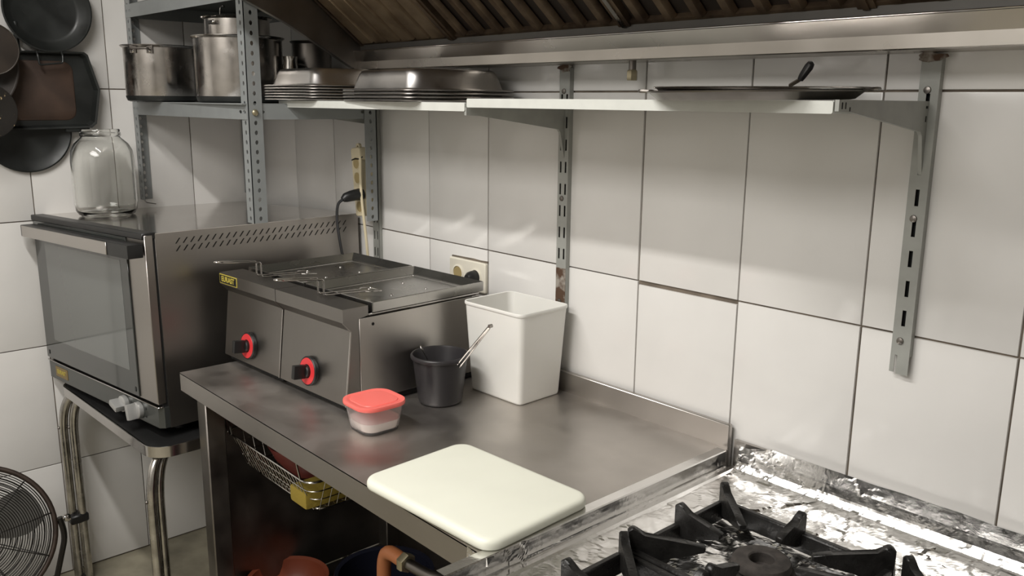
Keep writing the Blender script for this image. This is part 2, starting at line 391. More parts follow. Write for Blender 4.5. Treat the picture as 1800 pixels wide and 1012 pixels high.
def stack(n, cx, cy, z, wd, dp, h, rim, step, labels, group, seed, turn=0.):
    rg = random.Random(seed); proto = None
    for i in range(n):
        if proto is None:
            o = obj('roasting_tray', tray_mesh(wd, dp, h, rim), TRAYM, None, ang=50); proto = o
        else:
            o = proto.copy(); COL.objects.link(o)
        dx, dy = rg.uniform(-.0006, .0006), rg.uniform(-.0006, .0006)
        o.location = (cx+dx, cy+dy, z+i*step); o.rotation_euler = (0, 0, radians(turn+rg.uniform(-.25, .25)))
        tag(o, labels[i], 'tray', group)
ordn = ['lowest', 'second from the bottom', 'third from the bottom', 'fourth from the bottom', 'fifth from the bottom', 'topmost']
stack(6, .820, -.197, 1.5575, .243, .208, .046, .019, .0072, ['small steel roasting tray, upside down, %s of the stack of six' % s for s in ordn], 'small upturned trays', 1)
ordn4 = ['lowest', 'second from the bottom', 'third from the bottom', 'topmost']
stack(4, 1.243, -.172, 1.5575, .292, .258, .048, .020, .0078, ['large steel roasting tray, upside down, %s of the stack of four' % s for s in ordn4], 'large upturned trays', 2, -5)

# flat round pans on the shelf
def paella(r, h):
    prof = [(0.001, .0015), (r*.86, 0), (r*.9, .001), (r*.975, h), (r, h+.0015), (r+.002, h+.0005), (r+.001, h-.0015), (r*.985, h-.0015), (r*.905, -.0012), (r*.86, -.0022), (0.001, -.001)]
    return lathe(BM(), prof, 56, close=False)
for i, (x, y, z, rx, ry, lb) in enumerate(((2.165, -.222, 1.5675, .010, -.012, 'thin blackened flat round pan lying directly on the white shelf'), (2.17, -.217, 1.5735, .022, -.004, 'thin steel flat round pan lying on top of another pan'))):
    t = thing('flat_pan', lb, 'pan', (x, y, z), (rx, ry, .35+i*.2), 'flat pans on the shelf')
    obj('pan_body', paella(.164-.003*i, .011), (STEEL_DARK, CHROME)[i], t, local=True, ang=60)
    for s in (-1, 1):
        hp = bez([(s*.161, -.03, .012), (s*.180, -.03, .013), (s*.180, .03, .013), (s*.161, .03, .012)], .012)
        if i == 0: obj('handle', tube(BM(), hp, .003, 6), STEEL_DARK, t, local=True)
t = thing('black_handled_spatula', 'small black handle sticking up behind the flat pans', 'utensil', (2.188, -.12, 1.59))
obj('shaft', tube(BM(), [(2.155, -.10, 1.59), (2.186, -.12, 1.600)], .0035, 8), CHROME, t)
obj('handle', tube(BM(), [(2.184, -.12, 1.5985), (2.188, -.121, 1.604), (2.199, -.123, 1.618), (2.203, -.124, 1.6235), (2.2045, -.1245, 1.6255)], .006, 10, rads=[.005, .0062, .0075, .006, .002]), BLACKP, t)

# ------------------------------------------------------------------ slotted angle rack over the oven
t = rack = thing('slotted_angle_rack', 'grey slotted angle iron rack holding the pots in the corner', 'rack', (.4, -.22, 1.2))
FW = .039
def post(cx, cy, sx, sy, z0, z1):
    """corner at cx,cy; flanges run towards +sx along x and +sy along y"""
    bm = BM(); L = z1-z0; cs = [.012+.025*i for i in range(int((L-.02)/.025))]
    dvx = Vector((sx, 0, 0)); dvy = Vector((0, sy, 0))
    holes(bm, (cx, cy, z0), (0, 0, 1), dvx, (0, -sy, 0), L, FW, .002, cs, .0062, .0048)
    holes(bm, (cx, cy, z0), (0, 0, 1), dvy, (-sx, 0, 0), L, FW, .002, cs, .0062, .0048)
    return bm
posts = ((.80, -.415, -1, 1, 1.2365, 1.95, 'post'), (.002, -.432, 1, 1, 1.232, 1.95, 'post'), (.80, -.026, -1, -1, 1.213, 1.95, 'post'), (.006, -.030, 1, -1, 1.232, 1.95, 'post'))
for p in posts: obj(p[6], post(*p[:6]), ZINC, t)
def beam(a, b, n, z0, z1):
    bm = BM(); a, b = Vector(a), Vector(b); L = (b-a).length; d = (b-a).normalized()
    cs = [.012, .032, L-.032, L-.012]
    h0 = BM()
    # two perforated ends and a plain middle
    holes(bm, (a.x, a.y, z0), d, (0, 0, 1), n, .05, z1-z0, .002, [.014, .036], .008, .0048)
    e = a+d*(L-.05); holes(bm, (e.x, e.y, z0), d, (0, 0, 1), n, .05, z1-z0, .002, [.014, .036], .008, .0048)
    m = a+d*.05; holes(bm, (m.x, m.y, z0), d, (0, 0, 1), n, L-.1, z1-z0, .002, [], .008, .0048)
    h0.free(); return bm
for z0, z1 in ((1.507, 1.546), (1.806, 1.846)):
    obj('beam', beam((.004, -.4335, 0), (.795, -.4165, 0), (0, -1, 0), z0, z1), ZINC, t)
    obj('beam', beam((.7965, -.411, 0), (.7965, -.032, 0), (1, 0, 0), z0, z1), ZINC, t)
    obj('beam', beam((.006, -.034, 0), (.79, -.034, 0), (0, -1, 0), z0, z1), ZINC, t)
    obj('beam', beam((.008, -.42, 0), (.008, -.034, 0), (1, 0, 0), z0, z1), ZINC, t)
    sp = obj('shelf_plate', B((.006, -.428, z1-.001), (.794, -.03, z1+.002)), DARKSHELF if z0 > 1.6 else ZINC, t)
for (x, y, z) in ((.801, -.397, 1.525),):
    obj('bolt', lathe(BM(), [(.0085, 0), (.008, .003), (.005, .0055), (.001, .0065)], 14, mtx=Matrix.Translation((x, y, z)) @ Matrix.Rotation(pi/2, 4, 'Y')), BRASS, t, label='pale domed bolt head')
obj('foot_clip', tube(BM(), bez([(.012, -.425, 1.232), (.02, -.42, 1.222), (.05, -.40, 1.219)], .004), .0016, 6), STEEL, t)

# ------------------------------------------------------------------ pots on the rack
PZ = 1.549
def pot(name, label, x, y, z, r, h, m, grp='cooking pots on the rack', inner=True, handles=()):
    t = thing(name, label, 'pot', (x, y, z), group=grp)
    prof = [(.001, 0), (r-.012, 0), (r-.004, .003), (r, .014), (r, h-.006), (r+.005, h-.003), (r+.008, h), (r+.007, h+.002), (r+.002, h+.001), (r-.0025, h-.004), (r-.0025, .014), (r-.014, .004), (.001, .004)]
    obj('pot_body', lathe(BM(), [(a, b) for a, b in prof], 48), m, t, local=True, ang=50)
    obj('burnt_base', lathe(BM(), [(r-.012, -.0003), (r-.0035, .0028), (r+.0006, .0138), (r+.0006, .017)], 48, cap0=False, cap1=False), PANM, t, local=True, recalc=True, label='blackened bottom edge')
    for a in handles:
        ca, sa = cos(a), sin(a); z1 = h-.014
        def q(rad, tt, zz): return (rad*ca-tt*sa, rad*sa+tt*ca, zz)
        hd = obj('handle', tube(BM(), bez([q(r-.001, -.026, z1), q(r+.006, -.03, z1), q(r+.018, -.028, z1+.004), q(r+.018, .028, z1+.004), q(r+.006, .03, z1), q(r-.001, .026, z1)], .008), .0032, 8), STEEL_DARK, t, local=True)
        for s in (-1, 1):
            obj('rivet', lathe(BM(), [(.0058, 0), (.005, .003), (.002, .005), (.0003, .0056)], 12, mtx=Matrix.Translation(q(r, s*.026, z1-.004)) @ Matrix.Rotation(a, 4, 'Z') @ Matrix.Rotation(pi/2, 4, 'Y')), CHROME, hd, local=True)
            bmm = BM(); box(bmm, (-.0005, -.010, -.011), (.0015, .010, .013), .0006, mtx=Matrix.Translation(q(r, s*.026, z1+.001)) @ Matrix.Rotation(a, 4, 'Z'))
            obj('lug', bmm, STEEL_DARK, hd, local=True)
    return t
pot('stock_pot', 'wide steel pot with riveted lugs overhanging the rack beside the wall', .16, -.395, PZ, .103, .165, POTM, handles=(radians(-48),))
pot('stock_pot', 'large steel stockpot with a scorched base behind the perforated post', .515, -.30, PZ, .122, .180, POTM, handles=(radians(200),))
t = pot('stock_pot', 'tall narrow steel pot standing inside the large stockpot', .515, -.30, PZ+.0055, .090, .228, POTM)
obj('bail_handle', tube(BM(), bez([(-.096, .0, .222), (-.11, 0, .235), (-.105, .0, .268), (-.08, 0, .27), (-.078, 0, .262)], .012), .0022, 6), CHROME, t, local=True)
obj('side_lug', B((.02, -.096, .205), (.055, -.088, .216), .003), CHROME, t, local=True)
pot('stock_pot', 'dark tall pot standing in the shade between stockpot and hood', .585, -.105, PZ, .055, .175, STEEL_DARK)
t = thing('steel_jug', 'slim steel jug standing in the shade left of the small trays', 'jug', (.765, -.285, PZ), group='cooking pots on the rack')
t.location = (.622, -.195, PZ)
obj('jug_body', lathe(BM(), [(.001, 0), (.021, 0), (.0225, .004), (.0225, .10), (.019, .118), (.021, .13), (.0195, .13), (.0175, .117), (.021, .098), (.021, .005), (.001, .003)], 32), CHROME, t, local=True, ang=60)
obj('jug_handle', tube(BM(), bez([(.005, .021, .11), (.005, .05, .105), (.005, .045, .03), (.005, .021, .035)], .015), .003, 6), CHROME, t, local=True)

# ------------------------------------------------------------------ extractor hood
t = hood = thing('extractor_hood', 'large stainless extractor hood with greasy baffle filters above the shelf', 'hood', (2.0, 0, 1.645))
X0, X1 = .825, 3.6
g = [(-.001, 1.640), (-.099, 1.640), (-.101, 1.642), (-.101, 1.6625), (-.112, 1.688), (-.110, 1.690), (-.1055, 1.690), (-.097, 1.664), (-.097, 1.646), (-.001, 1.644)]
obj('gutter', prism(BM(), g, 'x', X0, X1), HOODM, t, ang=8)
obj('gutter_lip', tube(BM(), [(X0, -.1095, 1.6905), (X1, -.1095, 1.6905)], .0014, 8), CHROME, t, label='bright rolled edge of the gutter')
obj('inner_strip', prism(BM(), [(-.090, 1.646), (-.088, 1.712), (-.084, 1.712), (-.086, 1.646)], 'x', X0, X1), STRIPDARK, t)
sl = radians(38); LS = .52
Mf = Matrix.Translation((0, -.090, 1.704)) @ Matrix.Rotation(-sl, 4, 'X')   # local -y runs up the slope, z into the hood
xs = [.826, 1.236, 1.781, 2.27, 2.76, 3.25]
for i in range(len(xs)-1):
    a, b = xs[i]+.003, xs[i+1]-.003
    fr = BM()
    box(fr, (a, -LS, 0), (a+.012, 0, .045), mtx=Mf); box(fr, (b-.012, -LS, 0), (b, 0, .045), mtx=Mf)
    box(fr, (a+.012, -.008, .004), (b-.012, 0, .045), mtx=Mf); box(fr, (a+.012, -LS, .002), (b-.012, -LS+.02, .045), mtx=Mf)
    f = obj('filter', fr, GREASE, t)
    obj('filter_back', B((a+.01, -LS+.01, .016), (b-.01, -.006, .021), mtx=Mf), FILTERSHADE, f)  # dark sheet painting the shade behind the baffles
    n = max(1, round((b-a-.024)/.068)); p = (b-a-.024)/n; wide = i == 0
    for k in range(n):
        c = a+.012+p*(k+.5); bm = BM(); hw = p*(.40 if wide else .15)
        P = [(c-hw-.003, .012), (c-hw, .002), (c-hw+.002, 0), (c+hw-.002, 0), (c+hw, .002), (c+hw+.003, .012), (c+hw+.0015, .012), (c+hw-.0015, .0025), (c-hw+.0015, .0025), (c-hw-.0015, .012)]
        A = [bm.verts.new(Mf @ Vector((q[0], -.009, q[1]))) for q in P]; Bb = [bm.verts.new(Mf @ Vector((q[0], -LS+.021, q[1]))) for q in P]
        bm.faces.new(A); bm.faces.new(Bb[::-1])
        for j in range(len(P)): bm.faces.new((A[j], A[(j+1) % len(P)], Bb[(j+1) % len(P)], Bb[j]))
        obj('baffle', bm, GREASETAN if wide else GREASE, f)
    bm = BM(); box(bm, (xs[i+1]-.005, -LS, -.003), (xs[i+1]+.005, 0, .002), mtx=Mf)
    obj('filter_rail', bm, HOODM if i in (1, 3) else GREASE, t)
# end panel with its folded lower edge
ep = [(0, 1.640), (-.103, 1.640), (-.307, 1.752), (-.417, 1.80), (-.62, 1.915), (-.62, 2.5), (0, 2.5)]
obj('end_panel', prism(BM(), ep, 'x', X0-.004, X0), STEEL_DARK, t)
lo = [(-.103, 1.640), (-.307, 1.752), (-.417, 1.80), (-.62, 1.915)]
obj('end_fold', prism(BM(), lo+[(y, z+.004) for y, z in lo[::-1]], 'x', X0-.018, X0-.004), HOODM, t)
bm = BM(); box(bm, (X0, -.62, 1.915), (X1, -.615, 2.5)); box(bm, (X0, -.615, 2.5), (X1, 0, 2.505)); box(bm, (X0, -.615, 1.915), (X1, -.56, 1.920)); box(bm, (X1, -.62, 1.7), (X1+.004, 0, 2.5))
obj('canopy', bm, HOODM, t)
t = thing('pipe_stub', 'short capped gas pipe stub hanging under the hood', 'pipe', (1.77, -.05, 1.61))
obj('tube', lathe(BM(), [(.0075, .02), (.0075, .062)], 14, (1.771, -.05, 1.60)), STEEL_DARK, t)
obj('cap', lathe(BM(), [(.001, 0), (.010, 0), (.011, .002), (.011, .018), (.009, .021), (.001, .021)], 6, (1.771, -.05, 1.603)), BRASS, t)

# ------------------------------------------------------------------ power strip, sockets, cables
t = thing('power_strip', 'yellowed cream power strip of four sockets hung in the corner', 'power strip', (.765, -.045, 1.225), (0, -.10, 0))
bm = BM(); P = rr(.048, .20, .008, 4)
loft(bm, [[(a, -.018, b+.10) for a, b in P], [(a*.96, -.021, b*.985+.10) for a, b in P]], True, True)
bm2 = BM(); loft(bm2, [[(a, .018, b+.10) for a, b in P], [(a, -.018, b+.10) for a, b in P]], True, False); merge(bm, bm2)
obj('strip_body', bm, CREAM, t, local=True)
for k, zz in enumerate((.155, .112, .066, .028)):
    s = obj('socket', lathe(BM(), [(.0185, -.0002), (.0185, .0012), (.0165, .0012), (.0155, -.0002)], 24, close=True, mtx=Matrix.Translation((0, -.021, zz)) @ Matrix.Rotation(pi/2, 4, 'X')), CREAM, t, local=True)
    obj('well', lathe(BM(), [(.001, 0), (.0158, 0), (.0158, .0004), (.001, .0004)], 24, mtx=Matrix.Translation((0, -.021, zz)) @ Matrix.Rotation(pi/2, 4, 'X')), CREAMSK, s, local=True, label='brownish socket well')  # flat brownish disc inside the socket ring
obj('hanging_tab', bmm := lathe(BM(), [(.004, -.004), (.010, -.004), (.010, .004), (.004, .004)], 20, close=True, mtx=Matrix.Translation((.004, -.01, .202)) @ Matrix.Rotation(pi/2, 4, 'X')), CREAM, t, local=True)
obj('cable_tie', tube(BM(), bez([(-.02, -.022, .165), (.0, -.0235, .168), (.022, -.022, .166), (.05, -.03, .171)], .004), .002, 6), BLACKP, t, local=True)
tag(obj('white_cable', tube(BM(), bez([(.7855, -.074, 1.40), (.785, -.075, 1.34), (.788, -.075, 1.28), (.796, -.073, 1.21), (.798, -.068, 1.15), (.798, -.06, 1.03), (.79, -.05, .92)], .04), .0042, 8), CREAM), 'cream cable running down the wall beside the power strip', 'cable')
t = thing('plug_lead', 'black plug and drooping black cable in the power strip', 'cable', (.775, -.09, 1.28))
obj('plug', tube(BM(), [(.774, -.064, 1.2905), (.774, -.070, 1.2905), (.773, -.085, 1.290), (.771, -.102, 1.287), (.769, -.118, 1.283), (.768, -.126, 1.278)], .015, 14, rads=[.0165, .0175, .0165, .0155, .0135, .008]), BLACKP, t)
obj('cable', tube(BM(), bez([(.768, -.122, 1.280), (.764, -.142, 1.268), (.768, -.148, 1.22), (.785, -.15, 1.16), (.79, -.135, 1.06), (.80, -.10, .94), (.83, -.06, .90)], .03), .0043, 8), BLACKR, t)
t = thing('wall_outlet', 'ivory double wall socket above the white bin', 'outlet', (1.192, 0, 1.108))
PT = rr(.150, .080, .004, 3); bm = BM()
loft(bm, [[(1.192+a, -.001, 1.108+b) for a, b in PT], [(1.192+a, -.008, 1.108+b) for a, b in PT], [(1.192+a*.97, -.010, 1.108+b*.95) for a, b in PT]])
obj('plate', bm, OUTM, t)
for x in (1.155, 1.229):
    s = obj('socket', lathe(BM(), [(.0225, 0), (.0225, .0018), (.019, .0024), (.0185, 0)], 28, close=True, mtx=Matrix.Translation((x, -.0102, 1.108)) @ Matrix.Rotation(pi/2, 4, 'X')), OUTM, t)
    obj('well', lathe(BM(), [(.001, 0), (.0186, 0), (.0186, .0005), (.001, .0005)], 24, mtx=Matrix.Translation((x, -.0102, 1.108)) @ Matrix.Rotation(pi/2, 4, 'X')), CREAMSK, s, label='brass-brown socket well')
bm = BM(); rg = random.Random(5); tp = [(1.12+.03*k, 1.1485+.006*rg.random()) for k in range(6)]+[(1.268, 1.148), (1.117, 1.148)]
obj('broken_edge', prism(BM(), tp, 'y', -.0016, -.001), GROUT, t, label='ragged hole in the tile above the plate')
t = thing('outlet_plug', 'black round plug in the right half of the wall socket', 'plug', (1.229, -.02, 1.108))
obj('plug_head', lathe(BM(), [(.001, -.002), (.0178, -.002), (.0178, .012), (.016, .022), (.010, .03), (.001, .032)], 24, mtx=Matrix.Translation((1.229, -.011, 1.108)) @ Matrix.Rotation(pi/2, 4, 'X')), BLACKP, t)
obj('cable', tube(BM(), bez([(1.222, -.036, 1.102), (1.205, -.043, 1.095), (1.195, -.04, 1.07), (1.19, -.035, 1.0), (1.19, -.03, .91)], .02), .004, 8), BLACKR, t)

# ------------------------------------------------------------------ convection oven (local frame: x width, y depth, z up)
OV = dict(loc=(.02, -.759, .691), rot=(-.008, -.028, .105))
W_, D_, H_ = .739, .666, .513
t = oven = thing('convection_oven', 'stainless steel convection oven with a dark glass door on the stool', 'oven', OV['loc'], OV['rot'])
bm = BM(); box(bm, (0, .0265, 0), (W_-.0015, D_, H_-.0005), .002); obj('body', bm, STEEL_V, t, local=True)
bm = BM(); box(bm, (0, .026, H_-.0004), (W_, D_, H_+.0012)); obj('top_panel', bm, STEEL_SMOOTH, t, local=True)
bm = BM(); y0s, y1s = .026, D_; xo = W_
def sidequad(a0, a1, z0, z1): box(bm, (xo-.0014, a0, z0), (xo, a1, z1))
zr = ((.462, .478), (.482, .498)); va, vb = .075, .625
sidequad(y0s, y1s, 0, zr[0][0]); sidequad(y0s, va, zr[0][0], H_); sidequad(vb, y1s, zr[0][0], H_); sidequad(va, vb, zr[1][1], H_); sidequad(va, vb, zr[0][1], zr[1][0])
ns = 27; pp = (vb-va)/ns
for z0, z1 in zr: holes(bm, (xo, va, z0), (0, 1, 0), (0, 0, 1), (1, 0, 0), vb-va, z1-z0, .0014, [pp*(k+.5) for k in range(ns)], .0021, .0072, 4, .0058)
obj('side_panel', bm, STEEL_V, t, local=True)
obj('vent_shade', B((xo-.004, va, .455), (xo-.00142, vb, .502)), BLACKIN, t, local=True, label='black sheet for the shade behind the vent slots')  # shade behind the vents painted as a black sheet
obj('door_gap_shade', B((.004, .012, .058), (W_-.005, .0270, H_-.004)), BLACKIN, t, local=True, label='black filling for the shade in the gap behind the door')  # black box that fills the door gap with painted shade
pn = [(0, .001), (W_-.012, .001), (W_, .012), (W_, .0265), (0, .0265)]
bm = BM(); A = [(p[0], p[1]) for p in pn]; prism(bm, A, 'z', .002, .058)
cp = obj('control_panel', bm, PANELDK, t, local=True)
obj('door_sill', B((.0, -.004, .0585), (W_, .012, .0615), .001), CHROME, t, local=True)
dr = obj('door', B((0, -.002, .068), (W_-.002, .0205, H_-.002), .0015), STEEL_V, t, local=True)
obj('door_glass', B((.008, -.006, .071), (.638, -.0021, .500), .001), GLASSDK, dr, local=True, label='black bordered door glass')
obj('window', B((.084, -.0064, .137), (.596, -.0058, .436)), GLASSIN, dr, local=True, label='grey see-through middle of the door glass')
obj('top_trim', B((-.002, -.007, .500), (.736, .030, .5165), .002), BLACKP, dr, local=True)
hd = obj('handle', B((.03, -.050, .457), (.745, -.010, .492), .004, 2), BLACKP, dr, local=True, label='black bar handle')
obj('handle_strip', B((.045, -.0525, .458), (.628, -.0495, .491), .001), STEEL, hd, local=True, label='steel face of the handle')
for z in (.10, .09):
    pass
for x in (.03, .622):
    obj('glass_clip', B((x-.004, -.0075, .083), (x+.004, -.0058, .096), .001), BLACKP, dr, local=True)
for i, kx in enumerate((.535, .622)):
    k = obj('knob', lathe(BM(), [(.0225, 0), (.0235, .002), (.0225, .012), (.020, .014), (.001, .0145)], 28, mtx=Matrix.Translation((kx, .001, .030)) @ Matrix.Rotation(pi/2, 4, 'X')), KNOBG, t, local=True)
    bmk = BM(); box(bmk, (-.0215, -.038, -.008), (.0215, -.012, .008), .004, 2, Matrix.Translation((kx, .001, .030)) @ Matrix.Rotation((.35, 1.35)[i], 4, 'Y'))
    obj('knob_grip', bmk, KNOBG, k, local=True)
    for q in range(2): 
        bd = BM(); lathe(bd, [(.001, 0), (.0035, 0), (.0035, .0006), (.001, .0006)], 12, mtx=Matrix.Translation((kx+.034, .0008, .040-.022*q)) @ Matrix.Rotation(pi/2, 4, 'X')); obj('dial_mark', bd, BLACKP, cp, local=True)
pl = obj('name_plate', B((.046, -.0002, .014), (.138, .0012, .046), .001), AMBER, cp, local=True, label='amber maker plate')
text('lettering', 'EURAST', .019, YELLOW, pl, Matrix.Translation((.092, -.0004, .030)) @ Matrix.Rotation(pi/2, 4, 'X'))
for x, y in ((.06, .08), (W_-.06, .08), (.06, D_-.08), (W_-.06, D_-.08)):
    obj('foot', lathe(BM(), [(.016, -(.691+.028*x-.008*y-.6848)), (.016, .001)], 16, (x, y, 0)), BLACKP, t, local=True)
INV['convection_oven'] = INV[oven.name]
OM = Matrix.Translation(OV['loc']) @ Euler(OV['rot']).to_matrix().to_4x4()

# glass jar on the oven
jp = OM @ Vector((.165, .155, H_+.0014))
t = thing('glass_jar', 'big empty clear glass jar standing on the oven', 'jar', jp, OV['rot'])
outer = [(.001, .003), (.070, .0), (.079, .004), (.086, .016), (.089, .04), (.089, .165), (.086, .195), (.076, .215), (.062, .228), (.056, .233), (.0545, .236), (.0575, .239), (.0575, .247), (.055, .25), (.0555, .255), (.054, .258)]
inner = [(.0515, .257), (.0515, .235), (.053, .231), (.06, .225), (.073, .212), (.083, .193), (.086, .165), (.086, .04), (.083, .018), (.076, .009), (.001, .010)]
obj('jar_body', lathe(BM(), outer+inner, 56), GLASS, t, local=True, ang=60)

# ------------------------------------------------------------------ stool under the oven
t = thing('tubular_stool', 'chrome legged stool with a metal-edged top carrying the oven', 'stool', (.42, -.43, 0), (0, 0, .035))
sx0, sx1, sy0, sy1 = .062, .800, -.742, -.14
P = rr(sx1-sx0, sy1-sy0, .06, 7, (sx0+sx1)/2, (sy0+sy1)/2)
P2 = rr(sx1-sx0-.004, sy1-sy0-.004, .058, 7, (sx0+sx1)/2, (sy0+sy1)/2)
T0 = Matrix.Translation((.42, -.43, 0)) @ Matrix.Rotation(.035, 4, 'Z') @ Matrix.Translation((-.42, .43, 0))
def sobj(name, bm, m, parent, **k): bm.transform(T0); return obj(name, bm, m, parent, **k)
sobj('seat_board', loft(BM(), [lift(P2, .658), lift(P2, .6655), lift(P2, .6665)]), DARKSHELF, t)
bm = BM(); loft(bm, [lift(P2, .6545), lift(P, .655), lift(P, .684), lift(P2, .6845), lift(rr(sx1-sx0-.012, sy1-sy0-.012, .054, 7, (sx0+sx1)/2, (sy0+sy1)/2), .683), lift(rr(sx1-sx0-.012, sy1-sy0-.012, .054, 7, (sx0+sx1)/2, (sy0+sy1)/2), .656)], close=True)
sobj('edge_band', bm, CHROME, t)
sobj('seat_pad', loft(BM(), [lift(rr(sx1-sx0-.014, sy1-sy0-.014, .053, 7, (sx0+sx1)/2, (sy0+sy1)/2), .667), lift(rr(sx1-sx0-.014, sy1-sy0-.014, .053, 7, (sx0+sx1)/2, (sy0+sy1)/2), .682)]), BLACKP, t)
for i, (x, y, iy) in enumerate(((.080, -.730, 1), (.768, -.732, 1), (.082, -.165, -1), (.772, -.165, -1))):
    ix = -1 if x > .4 else 1
    bm = BM()
    for s in (-1, 1):
        px, py = x+s*.008*ix*1, y+s*.0125
        tube(bm, bez([(px+ix*.03, py+iy*.055, .654), (px+ix*.012, py+iy*.02, .640), (px, py, .57), (px, py, 0.0)], .06, 7), .0135, 12)
    lg = sobj('leg', bm, TUBEM, t)
    for s in (-1, 1): sobj('leg_screw', lathe(BM(), [(.005, 0), (.004, .003), (.001, .0042)], 10, mtx=Matrix.Translation((x+s*.008*ix, y+s*.0125-.0132, .54)) @ Matrix.Rotation(pi/2, 4, 'X')), STEEL_DARK, lg)
    if i == 0:
        sobj('strap', B((x-.023, y-.028, .215), (x+.024, y+.028, .245), .005), BLACKP, lg, label='black strap round the leg')
    sobj('foot', lathe(BM(), [(.02, 0), (.02, .01), (.017, .02)], 12, (x, y, 0)), BLACKP, lg)

# ------------------------------------------------------------------ fryers (local frame: x to the right, y back, z up from the worktop)
def fryer(label, dx, plate):
    yw = .046; O = Vector((1.367, -.494, CT))+Vector((cos(yw), sin(yw), 0))*dx
    t = thing('countertop_fryer', label, 'fryer', O, (0, 0, yw), 'countertop fryers')
    FWD = .2815; zb = .015
    # front: capping, notch, leaning panel as one folded sheet, with the cheek edges standing proud
    pr = [(0.0, .235), (0.0, .205), (.021, .183), (.002, zb), (.040, zb), (.040, .208), (.066, .213), (.066, .235)]
    bm = BM(); prism(bm, pr, 'x', -FWD, 0); obj('front_panel', bm, FRYERM, t, local=True, ang=15)
    bm = BM(); ck = [(-.0015, .206), (.0205, .1835), (.0205, .1815), (-.0015, .204)]
    edge = [(.0, .2045), (.0215, .1825), (.0025, zb), (.0000, zb), (.0185, .182), (-.002, .2045)]
    for x0 in (-.0015,):
        prism(bm, edge, 'x', x0-.001, x0+.0018)
    obj('front_edge', bm, CHROME, t, local=True, label='bright folded edge of the front panel')
    bm = BM(); box(bm, (-FWD, .044, zb), (-.0022, .40, .205), .001); obj('body', bm, STEEL_V, t, local=True)
    bm = BM(); box(bm, (-.0022, .042, zb+.002), (0, .374, .208), .0006); obj('side_panel', bm, STEEL, t, local=True)
    obj('seam', B((-.004, .0385, zb), (-.0023, .0445, .207)), BLACKIN, t, local=True, label='dark seam between front and side')
    bm = BM(); lathe(bm, [(.001, 0), (.0036, 0), (.0036, .0006), (.001, .0006)], 14, mtx=Matrix.Translation((-.0002, .078, .191)) @ Matrix.Rotation(pi/2, 4, 'Y')); obj('screw_hole', bm, BLACKIN, t, local=True)
    for x, z, r in ((-.004, .2125, .0025), (-FWD+.004, .2125, .0025), (-.004, .2065, .0016)):
        obj('tank_rim', tube(BM(), [(x, .068, z), (x, .398, z)], r, 8), CHROME, t, local=True)
    obj('tank', B((-FWD+.01, .07, .19), (-.01, .395, .2095)), STEEL_DARK, t, local=True)
    obj('under_shade', B((-FWD+.006, .015, .001), (-.008, .385, zb+.002)), BLACKIN, t, local=True, label='black block for the shade in the gap under the fryer')  # black box standing in for the shade between the feet
    for x in (-FWD+.03, -.03):
        for y in (.05, .35): obj('foot', lathe(BM(), [(.014, 0), (.014, zb)], 14, (x, y, 0)), BLACKP, t, local=True)
    # knob leaning with the panel
    kx, kz = -.150, .063; ky = .002+.019*(kz-zb)/(.183-zb); an = math.atan2(.019, .168)
    KM = Matrix.Translation((kx, ky, kz)) @ Matrix.Rotation(-an, 4, 'X') @ Matrix.Rotation(pi/2, 4, 'X')
    k = obj('knob', lathe(BM(), [(.0335, 0), (.0345, .003), (.0345, .009), (.033, .0105), (.0315, .0105), (.0305, .0095), (.001, .0095)], 36, mtx=KM), BLACKP, t, local=True)
    obj('knob_ring', lathe(BM(), [(.0165, .0094), (.0165, .0112), (.0305, .0112), (.0315, .0094)], 36, close=True, mtx=KM), REDK, k, local=True, label='red dial ring')
    bm = BM(); lathe(bm, [(.015, .009), (.0145, .016), (.012, .018), (.001, .018)], 24, mtx=KM); box(bm, (-.0065, -.016, .016), (.0065, .016, .047), .003, 2, mtx=KM)
    obj('knob_grip', bm, BLACKP, k, local=True)
    if plate:
        p = obj('name_plate', B((-FWD+.002, -.0012, .2075), (-FWD+.094, .0005, .2325), .0005), YELLOW, t, local=True, label='yellow edged black maker plate')
        obj('plate_face', B((-FWD+.0045, -.0016, .2098), (-FWD+.0915, -.001, .2302)), BLACKP, p, local=True)
        text('lettering', 'EURAST', .0195, YELLOW, p, Matrix.Translation((-FWD+.048, -.0018, .220)) @ Matrix.Rotation(pi/2, 4, 'X'))
    # lid: a shallow tray lying on the tank, its own thing
    lt = thing('fryer_lid', ('shallow steel fryer lid with raised rim on the left fryer', 'shallow steel fryer lid with four rivets on the right fryer')[0 if plate else 1], 'lid', O, (0, 0, yw), 'fryer lids')
    bm = BM(); cx, cy = -FWD/2, .247; w0, d0 = FWD-.006, .336
    def r_(i, z, r=.003): return lift(rr(w0-2*i, d0-2*i, r, 2, cx, cy), z)
    loft(bm, [r_(.001, .2155), r_(0, .2165), r_(0, .238), r_(.001, .2392), r_(.002, .238), r_(.020, .2225), r_(.030, .2225), r_(.031, .2205), r_(.10, .2205)], True, True)
    obj('lid_tray', bm, LIDGLASS, lt, local=True, ang=20)
    for x, y in ((-.10, .205), (-.10, .31), (-.192, .205), (-.192, .31)):
        obj('rivet', lathe(BM(), [(.0042, .2204), (.0036, .2222), (.0012, .2232)], 12, (x, y, 0)), CHROME, lt, local=True)
    obj('handle_slot', B((-.165, .082, .2222), (-.118, .096, .2262), .001), BLACKIN, lt, local=True, label='black patch for the shade in the basket handle slot')  # slot drawn as a black patch, its shade put into the colour
    # basket with its wire handle through the slot
    bt = thing('fry_basket', ('wire basket handle stepping out of the left fryer', 'wire basket handle stepping out of the right fryer')[0 if plate else 1], 'basket', O, (0, 0, yw), 'fry basket handles')
    bm = BM(); xa, xb = -.1535, -.1295
